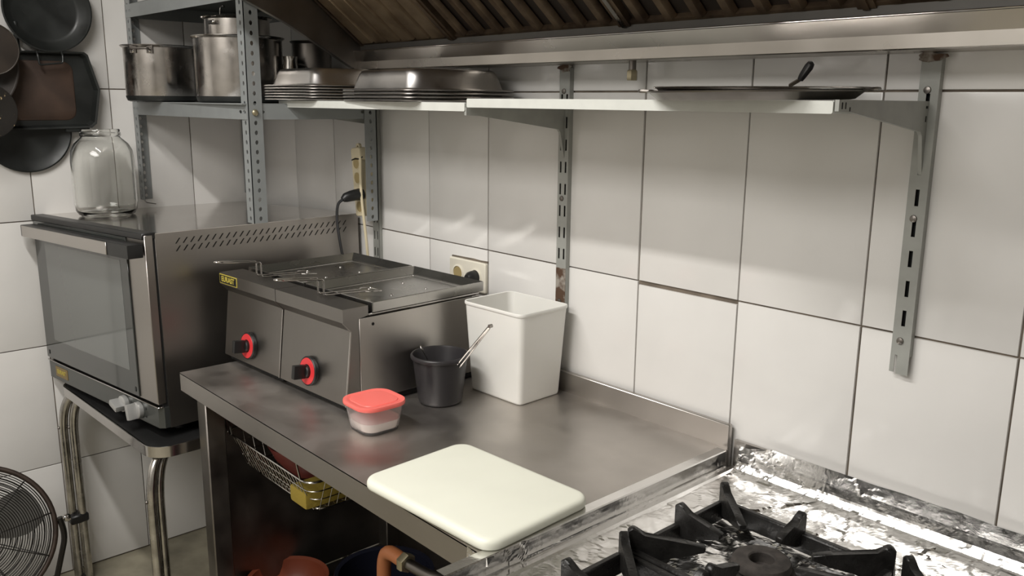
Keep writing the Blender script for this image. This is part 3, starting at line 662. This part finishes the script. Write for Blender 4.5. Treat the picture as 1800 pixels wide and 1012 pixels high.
    pts = [(xa, .15, .2335), (xa, .037, .2405), (xa, .037, .277), (xa, -.065, .289), (xa+.006, -.078, .290), (xb-.006, -.078, .290), (xb, -.065, .289), (xb, .037, .277), (xb, .037, .2405), (xb, .15, .2335)]
    tube(bm, bez(pts, .006, 4), .0021, 8); obj('handle', bm, CHROME, bt, local=True)
    bm = BM(); tube(bm, bez([(xa, .15, .2335), (xa-.012, .16, .2335), (xa-.012, .19, .2300), (xb+.012, .19, .2300), (xb+.012, .16, .2335), (xb, .15, .2335)], .006, 3), .0019, 8); obj('handle_loop', bm, CHROME, bt, local=True)
    return t
fryer('left countertop fryer with a maker plate, next to the oven', -.2835, True)
fryer('right countertop fryer with its bare steel side towards the bucket', 0, False)

# ------------------------------------------------------------------ things on the worktop
# white bin
t = thing('white_bin', 'tall open white plastic bin against the wall behind the bucket', 'bin', (1.4935, -.108, CT), (0, 0, .03))
bm = BM()
def br_(wd, dp, r, z, n=6): return lift(rr(wd, dp, r, n), z)
o_ = [br_(.160, .124, .011, 0), br_(.168, .132, .012, .002), br_(.171, .135, .013, .007), br_(.1965, .1545, .016, .2095), br_(.201, .159, .018, .210), br_(.202, .160, .018, .212), br_(.2015, .1595, .018, .2165), br_(.200, .158, .017, .2175), br_(.1935, .1515, .015, .2165), br_(.167, .131, .012, .010), br_(.152, .118, .01, .006)]
obj('bin_body', loft(bm, o_), WHITEP, t, local=True, ang=50)
# bucket and utensils
t = thing('dark_bucket', 'small dark grey plastic bucket holding utensils beside the fryer', 'bucket', (1.4325, -.284, CT)); t.scale = (1.12, 1.12, 1.05)
obj('bucket_body', lathe(BM(), [(.001, 0), (.040, 0), (.0435, .003), (.0455, .01), (.0555, .098), (.0585, .0985), (.0600, .101), (.0600, .106), (.0582, .1085), (.0555, .1085), (.054, .104), (.0435, .012), (.040, .006), (.001, .005)], 48), BUCKET, t, local=True, ang=55)
t = thing('steel_tongs', 'thin steel tongs leaning out of the bucket towards the bin', 'tongs', (1.4345, -.272, CT+.006))
for s in (0, 1):
    a = Vector((1.416, -.287+s*.012, CT+.014)); b = Vector((1.598, -.274, 1.096)); d = b-a
    pts = [a+d*q+Vector((.0, 0, .004*sin(q*pi)*(1-2*s))) for q in (0, .3, .6, .85, .96, 1)]
    bm = BM(); tube(bm, pts, .003, 6, rads=[.003, .002, .002, .0027, .0035, .002]); obj('arm', bm, TUBEM, t)
obj('hinge', lathe(BM(), [(.001, -.004), (.004, -.004), (.004, .004), (.001, .004)], 12, mtx=Matrix.Translation((1.5965, -.274, 1.094)) @ Matrix.Rotation(pi/2, 4, 'X')), TUBEM, t)
t = thing('spoon', 'flat steel spoon handle just showing inside the bucket', 'spoon', (1.4345, -.272, CT+.006))
bm = BM(); A, Bv = Vector((1.444, -.270, CT+.012)), Vector((1.402, -.316, CT+.130)); dv = (Bv-A).normalized(); sd = Vector((.75, -.6, 0)).normalized(); nn = dv.cross(sd).normalized()
rings = []
for q, wv in ((0, .011), (.2, .013), (.35, .006), (.6, .0045), (.85, .007), (.97, .0075), (1, .004)):
    c_ = A+(Bv-A)*q; rings.append([c_+sd*wv+nn*.0008, c_-sd*wv+nn*.0008, c_-sd*wv-nn*.0008, c_+sd*wv-nn*.0008])
loft(bm, rings); obj('handle', bm, CHROME, t)
# tub with red lid
t = thing('food_tub', 'small frosted tub of salt with a coral red lid', 'container', (1.4765, -.491, CT), (0, 0, -.02)); t.scale = (1.1, 1.1, 1.1)
o_ = [br_(.070, .070, .02, 0), br_(.078, .078, .024, .002), br_(.081, .081, .026, .008), br_(.0945, .0945, .028, .052)]
i_ = [br_(.0925, .0925, .027, .052), br_(.079, .079, .025, .0085), br_(.070, .070, .02, .004)]
obj('tub_body', loft(BM(), o_+i_), TUBCLEAR, t, local=True, ang=50)
obj('salt', loft(BM(), [br_(.068, .068, .02, .0042), br_(.0785, .0785, .0245, .009), br_(.0835, .0835, .026, .0235), br_(.05, .05, .02, .0245)]), SALT, t, local=True, label='white salt filling the lower third')
lid = [br_(.0945, .0945, .028, .0524), br_(.1015, .1015, .031, .0515), br_(.103, .103, .032, .053), br_(.103, .103, .032, .0575), br_(.1015, .1015, .031, .0595), br_(.088, .088, .027, .0602), br_(.085, .085, .026, .0588), br_(.079, .079, .024, .0586), br_(.077, .077, .023, .0600), br_(.04, .04, .012, .0604)]
obj('lid', loft(BM(), lid), REDLID, t, local=True, ang=50, label='coral red press-on lid')
# cutting board
t = thing('cutting_board', 'thick white plastic cutting board at the worktop front edge', 'cutting board', (1.861, -.537, CT+.0005), (0, 0, .05))
P = lambda o: rr(.336-2*o, .246-2*o, .032-o, 7)
obj('board', loft(BM(), [lift(P(.005), .0008), lift(P(.002), .002), lift(P(.0004), .0045), lift(P(0), .008), lift(P(.0005), .0125), lift(P(.0022), .0160), lift(P(.0048), .0182), lift(P(.0085), .0195), lift(P(.013), .0199)]), BOARD, t, local=True, ang=50)

# ------------------------------------------------------------------ gas hob with foil lining
t = thing('gas_range', 'foil-lined gas cooking range at the right of the worktop', 'stove', (2.48, -.39, 0))
obj('range_body', B((2.039, -.74, .10), (2.93, -.012, .836), .003), STEEL_DARK, t)
bm = BM(); box(bm, (2.039, -.74, .836), (2.056, -.012, .8515), .002); box(bm, (2.91, -.74, .836), (2.93, -.012, .856), .002); box(bm, (2.056, -.74, .836), (2.91, -.722, .8515), .002); obj('rim', bm, STEEL_V, t)
obj('backguard', B((2.039, -.012, .83), (2.93, -.004, .905)), STEEL, t)
for x in (2.09, 2.88):
    for y in (-.69, -.07): obj('foot', lathe(BM(), [(.02, 0), (.02, .102)], 14, (x, y, 0)), BLACKP, t)
def crump(x, y, z, amp, s=1.):
    """creased sheet: every cell of two cell patterns is a small plane with a tilt of its own"""
    h = 0.
    for f, a in ((20, 1.), (52, .32)):
        v = Vector((x+.013*noise.noise(Vector((x*30, y*30, 1))), y+.013*noise.noise(Vector((x*30, y*30, 7))), z))*f
        d, p = noise.voronoi(v)
        c = noise.cell_vector(p[0]*7.3)
        h += a*((c.x-.5)*(v.x-p[0].x)+(c.y-.5)*(v.y-p[0].y)+.35*(c.z-.5)+.45*(.5-min(1, d[1]-d[0])))*2
    return amp*h
def foilgrid(us, vs_, fn):
    bm = BM(); V = [[bm.verts.new(fn(u, v)) for v in vs_] for u in us]
    for i in range(len(us)-1):
        for j in range(len(vs_)-1): bm.faces.new((V[i][j], V[i+1][j], V[i+1][j+1], V[i][j+1]))
    return bm
def lin(a, b, n): return [a+(b-a)*i/n for i in range(n+1)]
ft = thing('foil_lining', 'crumpled aluminium foil lining the hob tray and its back wall', 'foil', (2.48, -.39, .845))
# tray and back as one cross-section running along x: parameter v is the run from the front to up the wall
prof = [(-.724, .853), (-.70, .849), (-.66, .846), (-.30, .845), (-.075, .846), (-.052, .849), (-.036, .856), (-.026, .868), (-.0215, .885), (-.0195, .914)]
run = [0.]
for i in range(1, len(prof)): run.append(run[-1]+sqrt((prof[i][0]-prof[i-1][0])**2+(prof[i][1]-prof[i-1][1])**2))
def pat(s):
    for i in range(1, len(run)):
        if s <= run[i]+1e-9:
            q = (s-run[i-1])/(run[i]-run[i-1]); a, b = prof[i-1], prof[i]
            return Vector((0, a[0]+(b[0]-a[0])*q, a[1]+(b[1]-a[1])*q)), Vector((0, -(b[1]-a[1]), b[0]-a[0])).normalized()
def traypt(x, s):
    p, n = pat(min(s, run[-1])); q = s/run[-1]
    back = max(0, min(1, (s-run[4])/(run[7]-run[4]))); amp = .0034*(1-back)+.0009*back
    amp *= .35+.65*min(1, max(0, (x-2.10)/.10))
    if x < 2.16 and back > .5: amp = .0022
    if x > 2.35 and back > .6: amp *= .5
    # left end: lifts up the side of the tray towards the rim
    l = max(0, (2.13-x)/.07); up = .006*l if l < 1 else .006
    top = 0
    if q > .985:
        top = .004*noise.noise(Vector((x*14, 0, 2)))
        if x < 2.13: top -= .024*min(1, (2.13-x)/.09)
    h = crump(x, s, 0, amp)
    return Vector((x, min(p.y+n.y*h, -.006), p.z+n.z*h+(up*(1-back))+top))
obj('tray_sheet', foilgrid(lin(2.058, 2.91, 200), [run[-1]*i/170 for i in range(171)], traypt), FOIL, ft, smooth=False)
# strip folded over the worktop end and down to the range rim
sp = [(2.013, .8857), (2.0325, .8858), (2.0345, .884), (2.0350, .858), (2.0365, .8515), (2.0385, .8520), (2.040, .8535), (2.052, .8540), (2.062, .8500)]
def sidept(y, k):
    i = min(int(k), len(sp)-2); q = k-i; a, b = sp[i], sp[i+1]
    x, z = a[0]+(b[0]-a[0])*q, a[1]+(b[1]-a[1])*q
    wv = noise.noise(Vector((y*5, 1, 0)))*.0012*(1 if 3 < k < 5.5 else .1)
    h = crump(0, y, k*.012, .0007 if 2.2 < k < 5 else .00012)
    return Vector((x+.6*h+wv, y, z+h*.6))
obj('side_sheet', foilgrid(lin(-.735, -.03, 190), [i/5 for i in range(5*(len(sp)-1)+1)], sidept), FOIL, ft, smooth=False)
cw = thing('foil_corner', 'piece of foil wrapped round the front corner of the worktop', 'foil', (2.0, -.656, .86))
def cornpt(u, z):
    # u runs along the front face then round the corner
    if u < .045: x, y = 1.988+u, -.6566
    else: x, y = 2.0335, -.6566+(u-.045)
    h = crump(u, z, 3, .0026); ragged = .006*noise.noise(Vector((u*40, 5, 0))) if z < .83 else 0
    return Vector((x+(h if u >= .045 else 0)+.0006, y-abs(h)*(1 if u < .045 else 0)-.0002, z+ragged))
obj('sheet', foilgrid(lin(0, .13, 40), lin(.80, .8858, 26), cornpt), FOIL, cw, smooth=False)
# grates
GZ = .851
def grate_mesh(wd, dp):
    fr = BM(); b_ = .013
    for lo, hi in (((-wd/2, dp/2-b_, 0), (wd/2, dp/2, .034)), ((-wd/2, -dp/2, 0), (wd/2, -dp/2+b_, .034)), ((-wd/2, -dp/2+b_, 0), (-wd/2+b_, dp/2-b_, .034)), ((wd/2-b_, -dp/2+b_, 0), (wd/2, dp/2-b_, .034))):
        box(fr, lo, hi, .003)
    arms = []
    def arm(p, d, L):
        d = Vector(d).normalized(); s = Vector((-d.y, d.x, 0)); p = Vector(p); bm = BM(); hw = .0065
        pf = [(-.004, .030), (-.004, .064), (.004, .0695), (.012, .066), (.022, .056), (L*.75, .050), (L, .046), (L, .036), (L*.8, .030), (.025, .014), (.008, .010)]
        Aa = [bm.verts.new(p+d*a+s*hw+Vector((0, 0, z))) for a, z in pf]; Bb = [bm.verts.new(p+d*a-s*hw+Vector((0, 0, z))) for a, z in pf]
        bm.faces.new(Aa); bm.faces.new(Bb[::-1]); n = len(pf)
        for i in range(n): bm.faces.new((Aa[i], Bb[i], Bb[(i+1) % n], Aa[(i+1) % n]))
        bmesh.ops.bevel(bm, geom=list(bm.edges), offset=.0018, segments=1, affect='EDGES'); arms.append(bm)
    for sx in (-1, 1):
        arm((sx*(wd/2-.004), 0, 0), (-sx, 0, 0), .085)
        for sy in (-1, 1): arm((sx*(wd/2-.006), sy*(dp/2-.006), 0), (-sx*wd, -sy*dp, 0), .115)
    for sy in (-1, 1): arm((0, sy*(dp/2-.004), 0), (0, -sy, 0), .07)
    return fr, arms
GW, GD = .308, .262
gl = ['cast iron hob grate in the far corner of the range by the foil wall', 'cast iron hob grate at the near left of the range, mostly below the frame', 'cast iron hob grate at the right beside the foil wall', 'cast iron hob grate at the near right of the range']
proto = None
for i, (gx, gy) in enumerate(((2.303, -.342), (2.303, -.608), (2.622, -.352), (2.622, -.616))):
    if proto is None:
        t = thing('hob_grate', gl[0], 'grate', (gx, gy, GZ), (0, 0, 0), 'cast iron grates'); fr, arms = grate_mesh(GW, GD)
        obj('frame', fr, CAST, t, local=True)
        for a in arms: obj('prong', a, CAST, t, local=True)
        proto = t
    else:
        t = copy_tree(proto, None, gl[i]); t.location = (gx, gy, GZ); t.rotation_euler = (0, 0, (0, .0, -.02, .01)[i])
    b = thing('burner', ('rusty ring burner head under the far corner grate', 'rusty ring burner head under the near left grate', 'rusty ring burner head under the right grate by the foil wall', 'rusty ring burner head under the near right grate')[i], 'burner', (gx, gy+.012, .848), group='burner heads')
    obj('burner_cap', lathe(BM(), [(.018, .014), (.019, .029), (.021, .031), (.036, .032), (.043, .029), (.045, .025), (.045, .018), (.041, .015)], 40, close=True), BURNER, b, local=True)
    obj('burner_base', lathe(BM(), [(.001, -.002), (.050, -.002), (.052, .004), (.050, .013), (.018, .014), (.001, .006)], 40), BURNER, b, local=True)

# ------------------------------------------------------------------ pans hung on the left wall
def hung(name, label, y, z, r, d, m, x=.012, cat='pan', rim=None, ha=pi/2):
    t = thing(name, label, cat, (x, y, z), group='pans hung on the wall')
    MX = Matrix.Rotation(pi/2, 4, 'Y')
    obj('pan_bowl', lathe(BM(), [(.001, .003), (r*.72, .003), (r*.80, .006), (r*.985, d), (r, d+.0015), (r+.004, d+.001), (r+.004, d-.002), (r*.99, d-.003), (r*.80, 0), (r*.72, -.001), (.001, -.001)], 56, mtx=MX), m, t, local=True, ang=45)
    hb_ = bez([(d-.006, r*.93*cos(ha), r*.93*sin(ha)), (d+.004, (r+.05)*cos(ha), (r+.05)*sin(ha)), (.012, (r+.19)*cos(ha), (r+.19)*sin(ha))], .05)
    obj('handle', tube(BM(), hb_, .007, 8), m, t, local=True)
    return t
hung('frying_pan', 'big black frying pan hung high on the left wall', -.668, 1.812, .118, .035, PANM)
hung('frying_pan', 'black round pan hung low behind the glass jar', -.752, 1.462, .122, .012, PANM, x=.003)
t = hung('frying_pan', 'burnt brown frying pan hung in front of the others at the left edge', -.925, 1.650, .150, .036, PANBROWN, x=.058)
t = thing('pot_lid', 'dark dented lid with a thin bright ring hung at the left edge', 'lid', (.108, -.865, 1.60), group='pans hung on the wall')
t.location = (.125, -.845, 1.69)
obj('lid_disc', lathe(BM(), [(.001, .006), (.03, .006), (.07, .002), (.072, 0), (.07, -.001), (.001, .002)], 40, mtx=Matrix.Rotation(pi/2, 4, 'Y')), PANBROWN, t, local=True)
obj('bright_ring', tube(BM(), [(.004, .070*cos(2*pi*i/40), .070*sin(2*pi*i/40)) for i in range(40)], .0016, 6, closed=True), CHROME, t, local=True, label='thin bright rim')
obj('hook', tube(BM(), bez([(.004, 0, .071), (.004, 0, .20), (-.115, 0, .20)], .01), .002, 6), STEEL_DARK, t, local=True)
t = thing('skimmer', 'black speckled skimmer dish hung at the left edge below the brown pan', 'skimmer', (.104, -.87, 1.52), group='pans hung on the wall')
SPECK = mat('speckled_black', (.02, .018, .016), .25, .3, col2=(.55, .42, .24), nscale=70, thr=(.30, .36))
obj('dish', lathe(BM(), [(.001, .002), (.05, .004), (.075, .012), (.078, .012), (.078, .010), (.052, .001), (.001, 0)], 40, mtx=Matrix.Rotation(pi/2, 4, 'Y')), SPECK, t, local=True)
obj('stem', tube(BM(), bez([(.01, .0, .076), (.01, 0, .27), (-.095, 0, .29)], .01), .003, 6), STEEL_DARK, t, local=True)
# griddle tray with cut corners
t = thing('griddle_tray', 'black griddle tray with cut corners and a rusty brown middle', 'tray', (.022, -.68, 1.58), group='pans hung on the wall')
oc = [(-.826+.68, 1.462-1.58), (-.575+.68, 1.468-1.58), (-.560+.68, 1.480-1.58), (-.541+.68, 1.582-1.58), (-.568+.68, 1.686-1.58), (-.578+.68, 1.694-1.58), (-.83+.68, 1.69-1.58), (-.846+.68, 1.58-1.58)]
def sc(P, k, x): return [(x, a*k, b*k) for a, b in P]
obj('tray_pan', loft(BM(), [sc(oc, .90, .0), sc(oc, .99, .020), sc(oc, 1.005, .022), sc(oc, 1.0, .024), sc(oc, .985, .0235), sc(oc, .955, .022), sc(oc, .90, .004)]), PANM, t, local=True, ang=20)
obj('rusty_plate', loft(BM(), [[(.0042, a, b) for a, b in rr(.20, .175, .03, 5, -.03, -.002)], [(.006, a, b) for a, b in rr(.196, .171, .03, 5, -.03, -.002)]]), PANRUST, t, local=True, label='rusty brown centre')
obj('handle', tube(BM(), bez([(.024, -.030, .112), (.034, -.030, .10), (.036, -.028, .072), (.036, .036, .080), (.034, .038, .10), (.024, .038, .112)], .006), .0028, 8), PANM, t, local=True)
obj('tray_lug', B((.006, .03, -.125), (.02, .10, -.108), .003), PANM, t, local=True)

# ------------------------------------------------------------------ pedestal fan on the floor
t = thing('floor_fan', 'round black wire floor fan at the lower left corner', 'fan', (.312, -1.060, 0))
ax = Vector((.90, -.13, .34)).normalized(); FM = Matrix.Translation((.312, -1.060, .35)) @ ax.to_track_quat('Z', 'Y').to_matrix().to_4x4()
Rf = .199
def guard(s, n):
    bm = BM()
    for i in range(n):
        r = .035+(Rf-.012-.035)*i/(n-1); z = s*(.055*cos(pi/2*(r/Rf)**1.6)+.004)
        tube(bm, [FM @ Vector((r*cos(2*pi*k/56), r*sin(2*pi*k/56), z)) for k in range(56)], .0013, 4, closed=True)
    for k in range(10):
        a = 2*pi*k/10+.15; P = []
        for i in range(9):
            r = .02+(Rf-.004-.02)*i/8; P.append(FM @ Vector((r*cos(a), r*sin(a), s*(.055*cos(pi/2*min(1, r/Rf)**1.6)+.0025))))
        tube(bm, P, .0016, 5)
    return bm
obj('front_guard', guard(1, 26), FANBLK, t); obj('rear_guard', guard(-1, 12), FANBLK, t)
bm = BM(); tube(bm, [FM @ Vector((Rf*cos(2*pi*k/64), Rf*sin(2*pi*k/64), 0)) for k in range(64)], .0075, 10, closed=True); obj('rim', bm, FANRIM, t)
hub = obj('hub', lathe(BM(), [(.001, .03), (.03, .028), (.034, .02), (.034, -.02), (.001, -.022)], 28, mtx=FM), FANBLK, t)
obj('badge', lathe(BM(), [(.001, .063), (.03, .061), (.036, .057), (.001, .056)], 28, mtx=FM), STEEL_DARK, t)
obj('motor', lathe(BM(), [(.001, -.022), (.045, -.024), (.05, -.05), (.04, -.10), (.001, -.105)], 28, mtx=FM), FANBLK, t)
for k in range(3):
    bm = BM(); a0 = 2*pi*k/3+.4; g_ = []
    for i in range(7):
        r = .03+.145*i/6; row = []
        for j in range(6):
            a = a0+(.25+.55*sin(pi*(.25+.65*i/6)))*(j/5-.5)*1.5; row.append(FM @ Vector((r*cos(a), r*sin(a), .018*(j/5-.5)*2)))
        g_.append([bm.verts.new(p) for p in row])
    for i in range(6):
        for j in range(5): bm.faces.new((g_[i][j], g_[i+1][j], g_[i+1][j+1], g_[i][j+1]))
    bmesh.ops.solidify(bm, geom=list(bm.faces), thickness=.002); obj('blade', bm, FANGREY, t)
ys = Vector((.13, .99, 0)).normalized(); cpt = Vector((.312, -1.060, .35))
def off(d, z, b=0.): p = cpt+ys*d+Vector((b, 0, 0)); p.z = z; return p
obj('yoke', tube(BM(), bez([off(.212, .36), off(.222, .30), off(.15, .035), off(.13, .012), off(-.13, .012), off(-.15, .035), off(-.222, .30), off(-.212, .36)], .03), .0085, 8), FANBLK, t)
for s in (-1, 1):
    obj('pivot_knob', lathe(BM(), [(.004, -.02), (.004, .0), (.011, .002), (.012, .012), (.009, .018), (.001, .018)], 14, mtx=Matrix.Translation(off(s*.222, .355)) @ (ys*s).to_track_quat('Z', 'Y').to_matrix().to_4x4()), CHROME, t)
bm = BM()
for s in (-1, 1): tube(bm, [off(s*.12, .010, -.12), off(s*.12, .010, .12)], .0095, 8)
obj('foot_bar', bm, FANBLK, t)

# ------------------------------------------------------------------ under the worktop
t = thing('wire_basket', 'shallow wire basket hung under the worktop front', 'basket', (1.08, -.43, .64))
bx0, bx1, by0, by1, bz0, bz1 = .872, 1.305, -.56, -.31, .628, .715
bm = BM()
def loop(o, z, r): tube(bm, [(a, b, z) for a, b in rr(bx1-bx0-2*o, by1-by0-2*o, .03, 4, (bx0+bx1)/2, (by0+by1)/2)], r, 6, closed=True)
loop(0, bz1, .0028); loop(.012, bz1-.03, .0014); loop(.024, bz0+.03, .0014); loop(.035, bz0, .002)
obj('rim_wire', bm, TUBEM, t)
bm = BM()
for i in range(20):
    x = bx0+.045+(bx1-bx0-.09)*i/19
    tube(bm, [(x, by0, bz1), (x, by0+.035, bz0), (x, by1-.035, bz0), (x, by1, bz1)], .0012, 5)
for i in range(8):
    y = by0+.045+(by1-by0-.09)*i/7; tube(bm, [(bx0, y, bz1), (bx0+.035, y, bz0), (bx1-.035, y, bz0), (bx1, y, bz1)], .0012, 5)
obj('wire_mesh', bm, TUBEM, t)
for x in (.885, .912, 1.27):
    obj('hook', tube(BM(), bez([(x, by0, bz1), (x-.012, by0-.005, bz1+.05), (x, by0+.01, .836), (x, by0+.04, .836)], .02), .0022, 6), TUBEM, t)
t = thing('red_bowl', 'dark red glazed bowl lying in the wire basket', 'bowl', (1.07, -.43, .631))
obj('bowl', lathe(BM(), [(.001, 0), (.045, 0), (.05, .004), (.085, .05), (.098, .085), (.101, .086), (.1, .082), (.082, .045), (.046, .008), (.001, .006)], 40), REDBOWL, t, local=True)
tag(obj('yellow_sponge', B((1.185, -.545, .6315), (1.262, -.40, .672), .008, 2), YELSP), 'yellow sponge lying at the right end of the wire basket', 'sponge')
SHZ = .2255
def lowpot(name, lb, cat, x, y, r, h, m, m2=None, z=SHZ):
    t = thing(name, lb, cat, (x, y, z))
    obj('body', lathe(BM(), [(.001, 0), (r*.8, 0), (r*.95, .02), (r, h), (r+.006, h+.002), (r+.005, h+.006), (r-.004, h+.001), (r*.92, .022), (r*.78, .005), (.001, .005)], 40), m, t, local=True)
    if m2: obj('rim', tube(BM(), [((r+.003)*cos(2*pi*i/40), (r+.003)*sin(2*pi*i/40), h+.005) for i in range(40)], .004, 6, closed=True), m2, t, local=True)
    return t
lowpot('terracotta_dish', 'orange terracotta dish on the low shelf of the table', 'dish', .96, -.45, .105, .06, TERRA)
lowpot('enamel_pot', 'dark enamel pot on the low shelf under the worktop', 'pot', 1.33, -.38, .115, .215, NAVY)
lowpot('green_rimmed_bowl', 'red bowl with a green rim on the low shelf', 'bowl', 1.53, -.515, .085, .255, PURPLE, GREEN)
lowpot('maroon_tub', 'dark maroon plastic tub at the right end of the low shelf', 'tub', 1.77, -.36, .13, .33, PURPLE)
t = thing('gas_pipe', 'bent orange gas pipe with a brass nut under the worktop', 'pipe', (1.56, -.52, .60))
obj('elbow', tube(BM(), bez([(1.512, -.50, .49), (1.512, -.50, .60), (1.53, -.50, .628), (1.585, -.50, .628)], .04, 7), .0155, 12), PIPE, t)
obj('nut', lathe(BM(), [(.019, 0), (.021, .003), (.021, .016), (.019, .019)], 6, mtx=Matrix.Translation((1.585, -.50, .628)) @ Matrix.Rotation(pi/2, 4, 'Y')), BRASS, t)
obj('hose', tube(BM(), bez([(1.604, -.50, .628), (1.70, -.50, .635), (1.85, -.44, .64), (2.02, -.40, .66)], .06), .012, 10), STEEL_DARK, t)
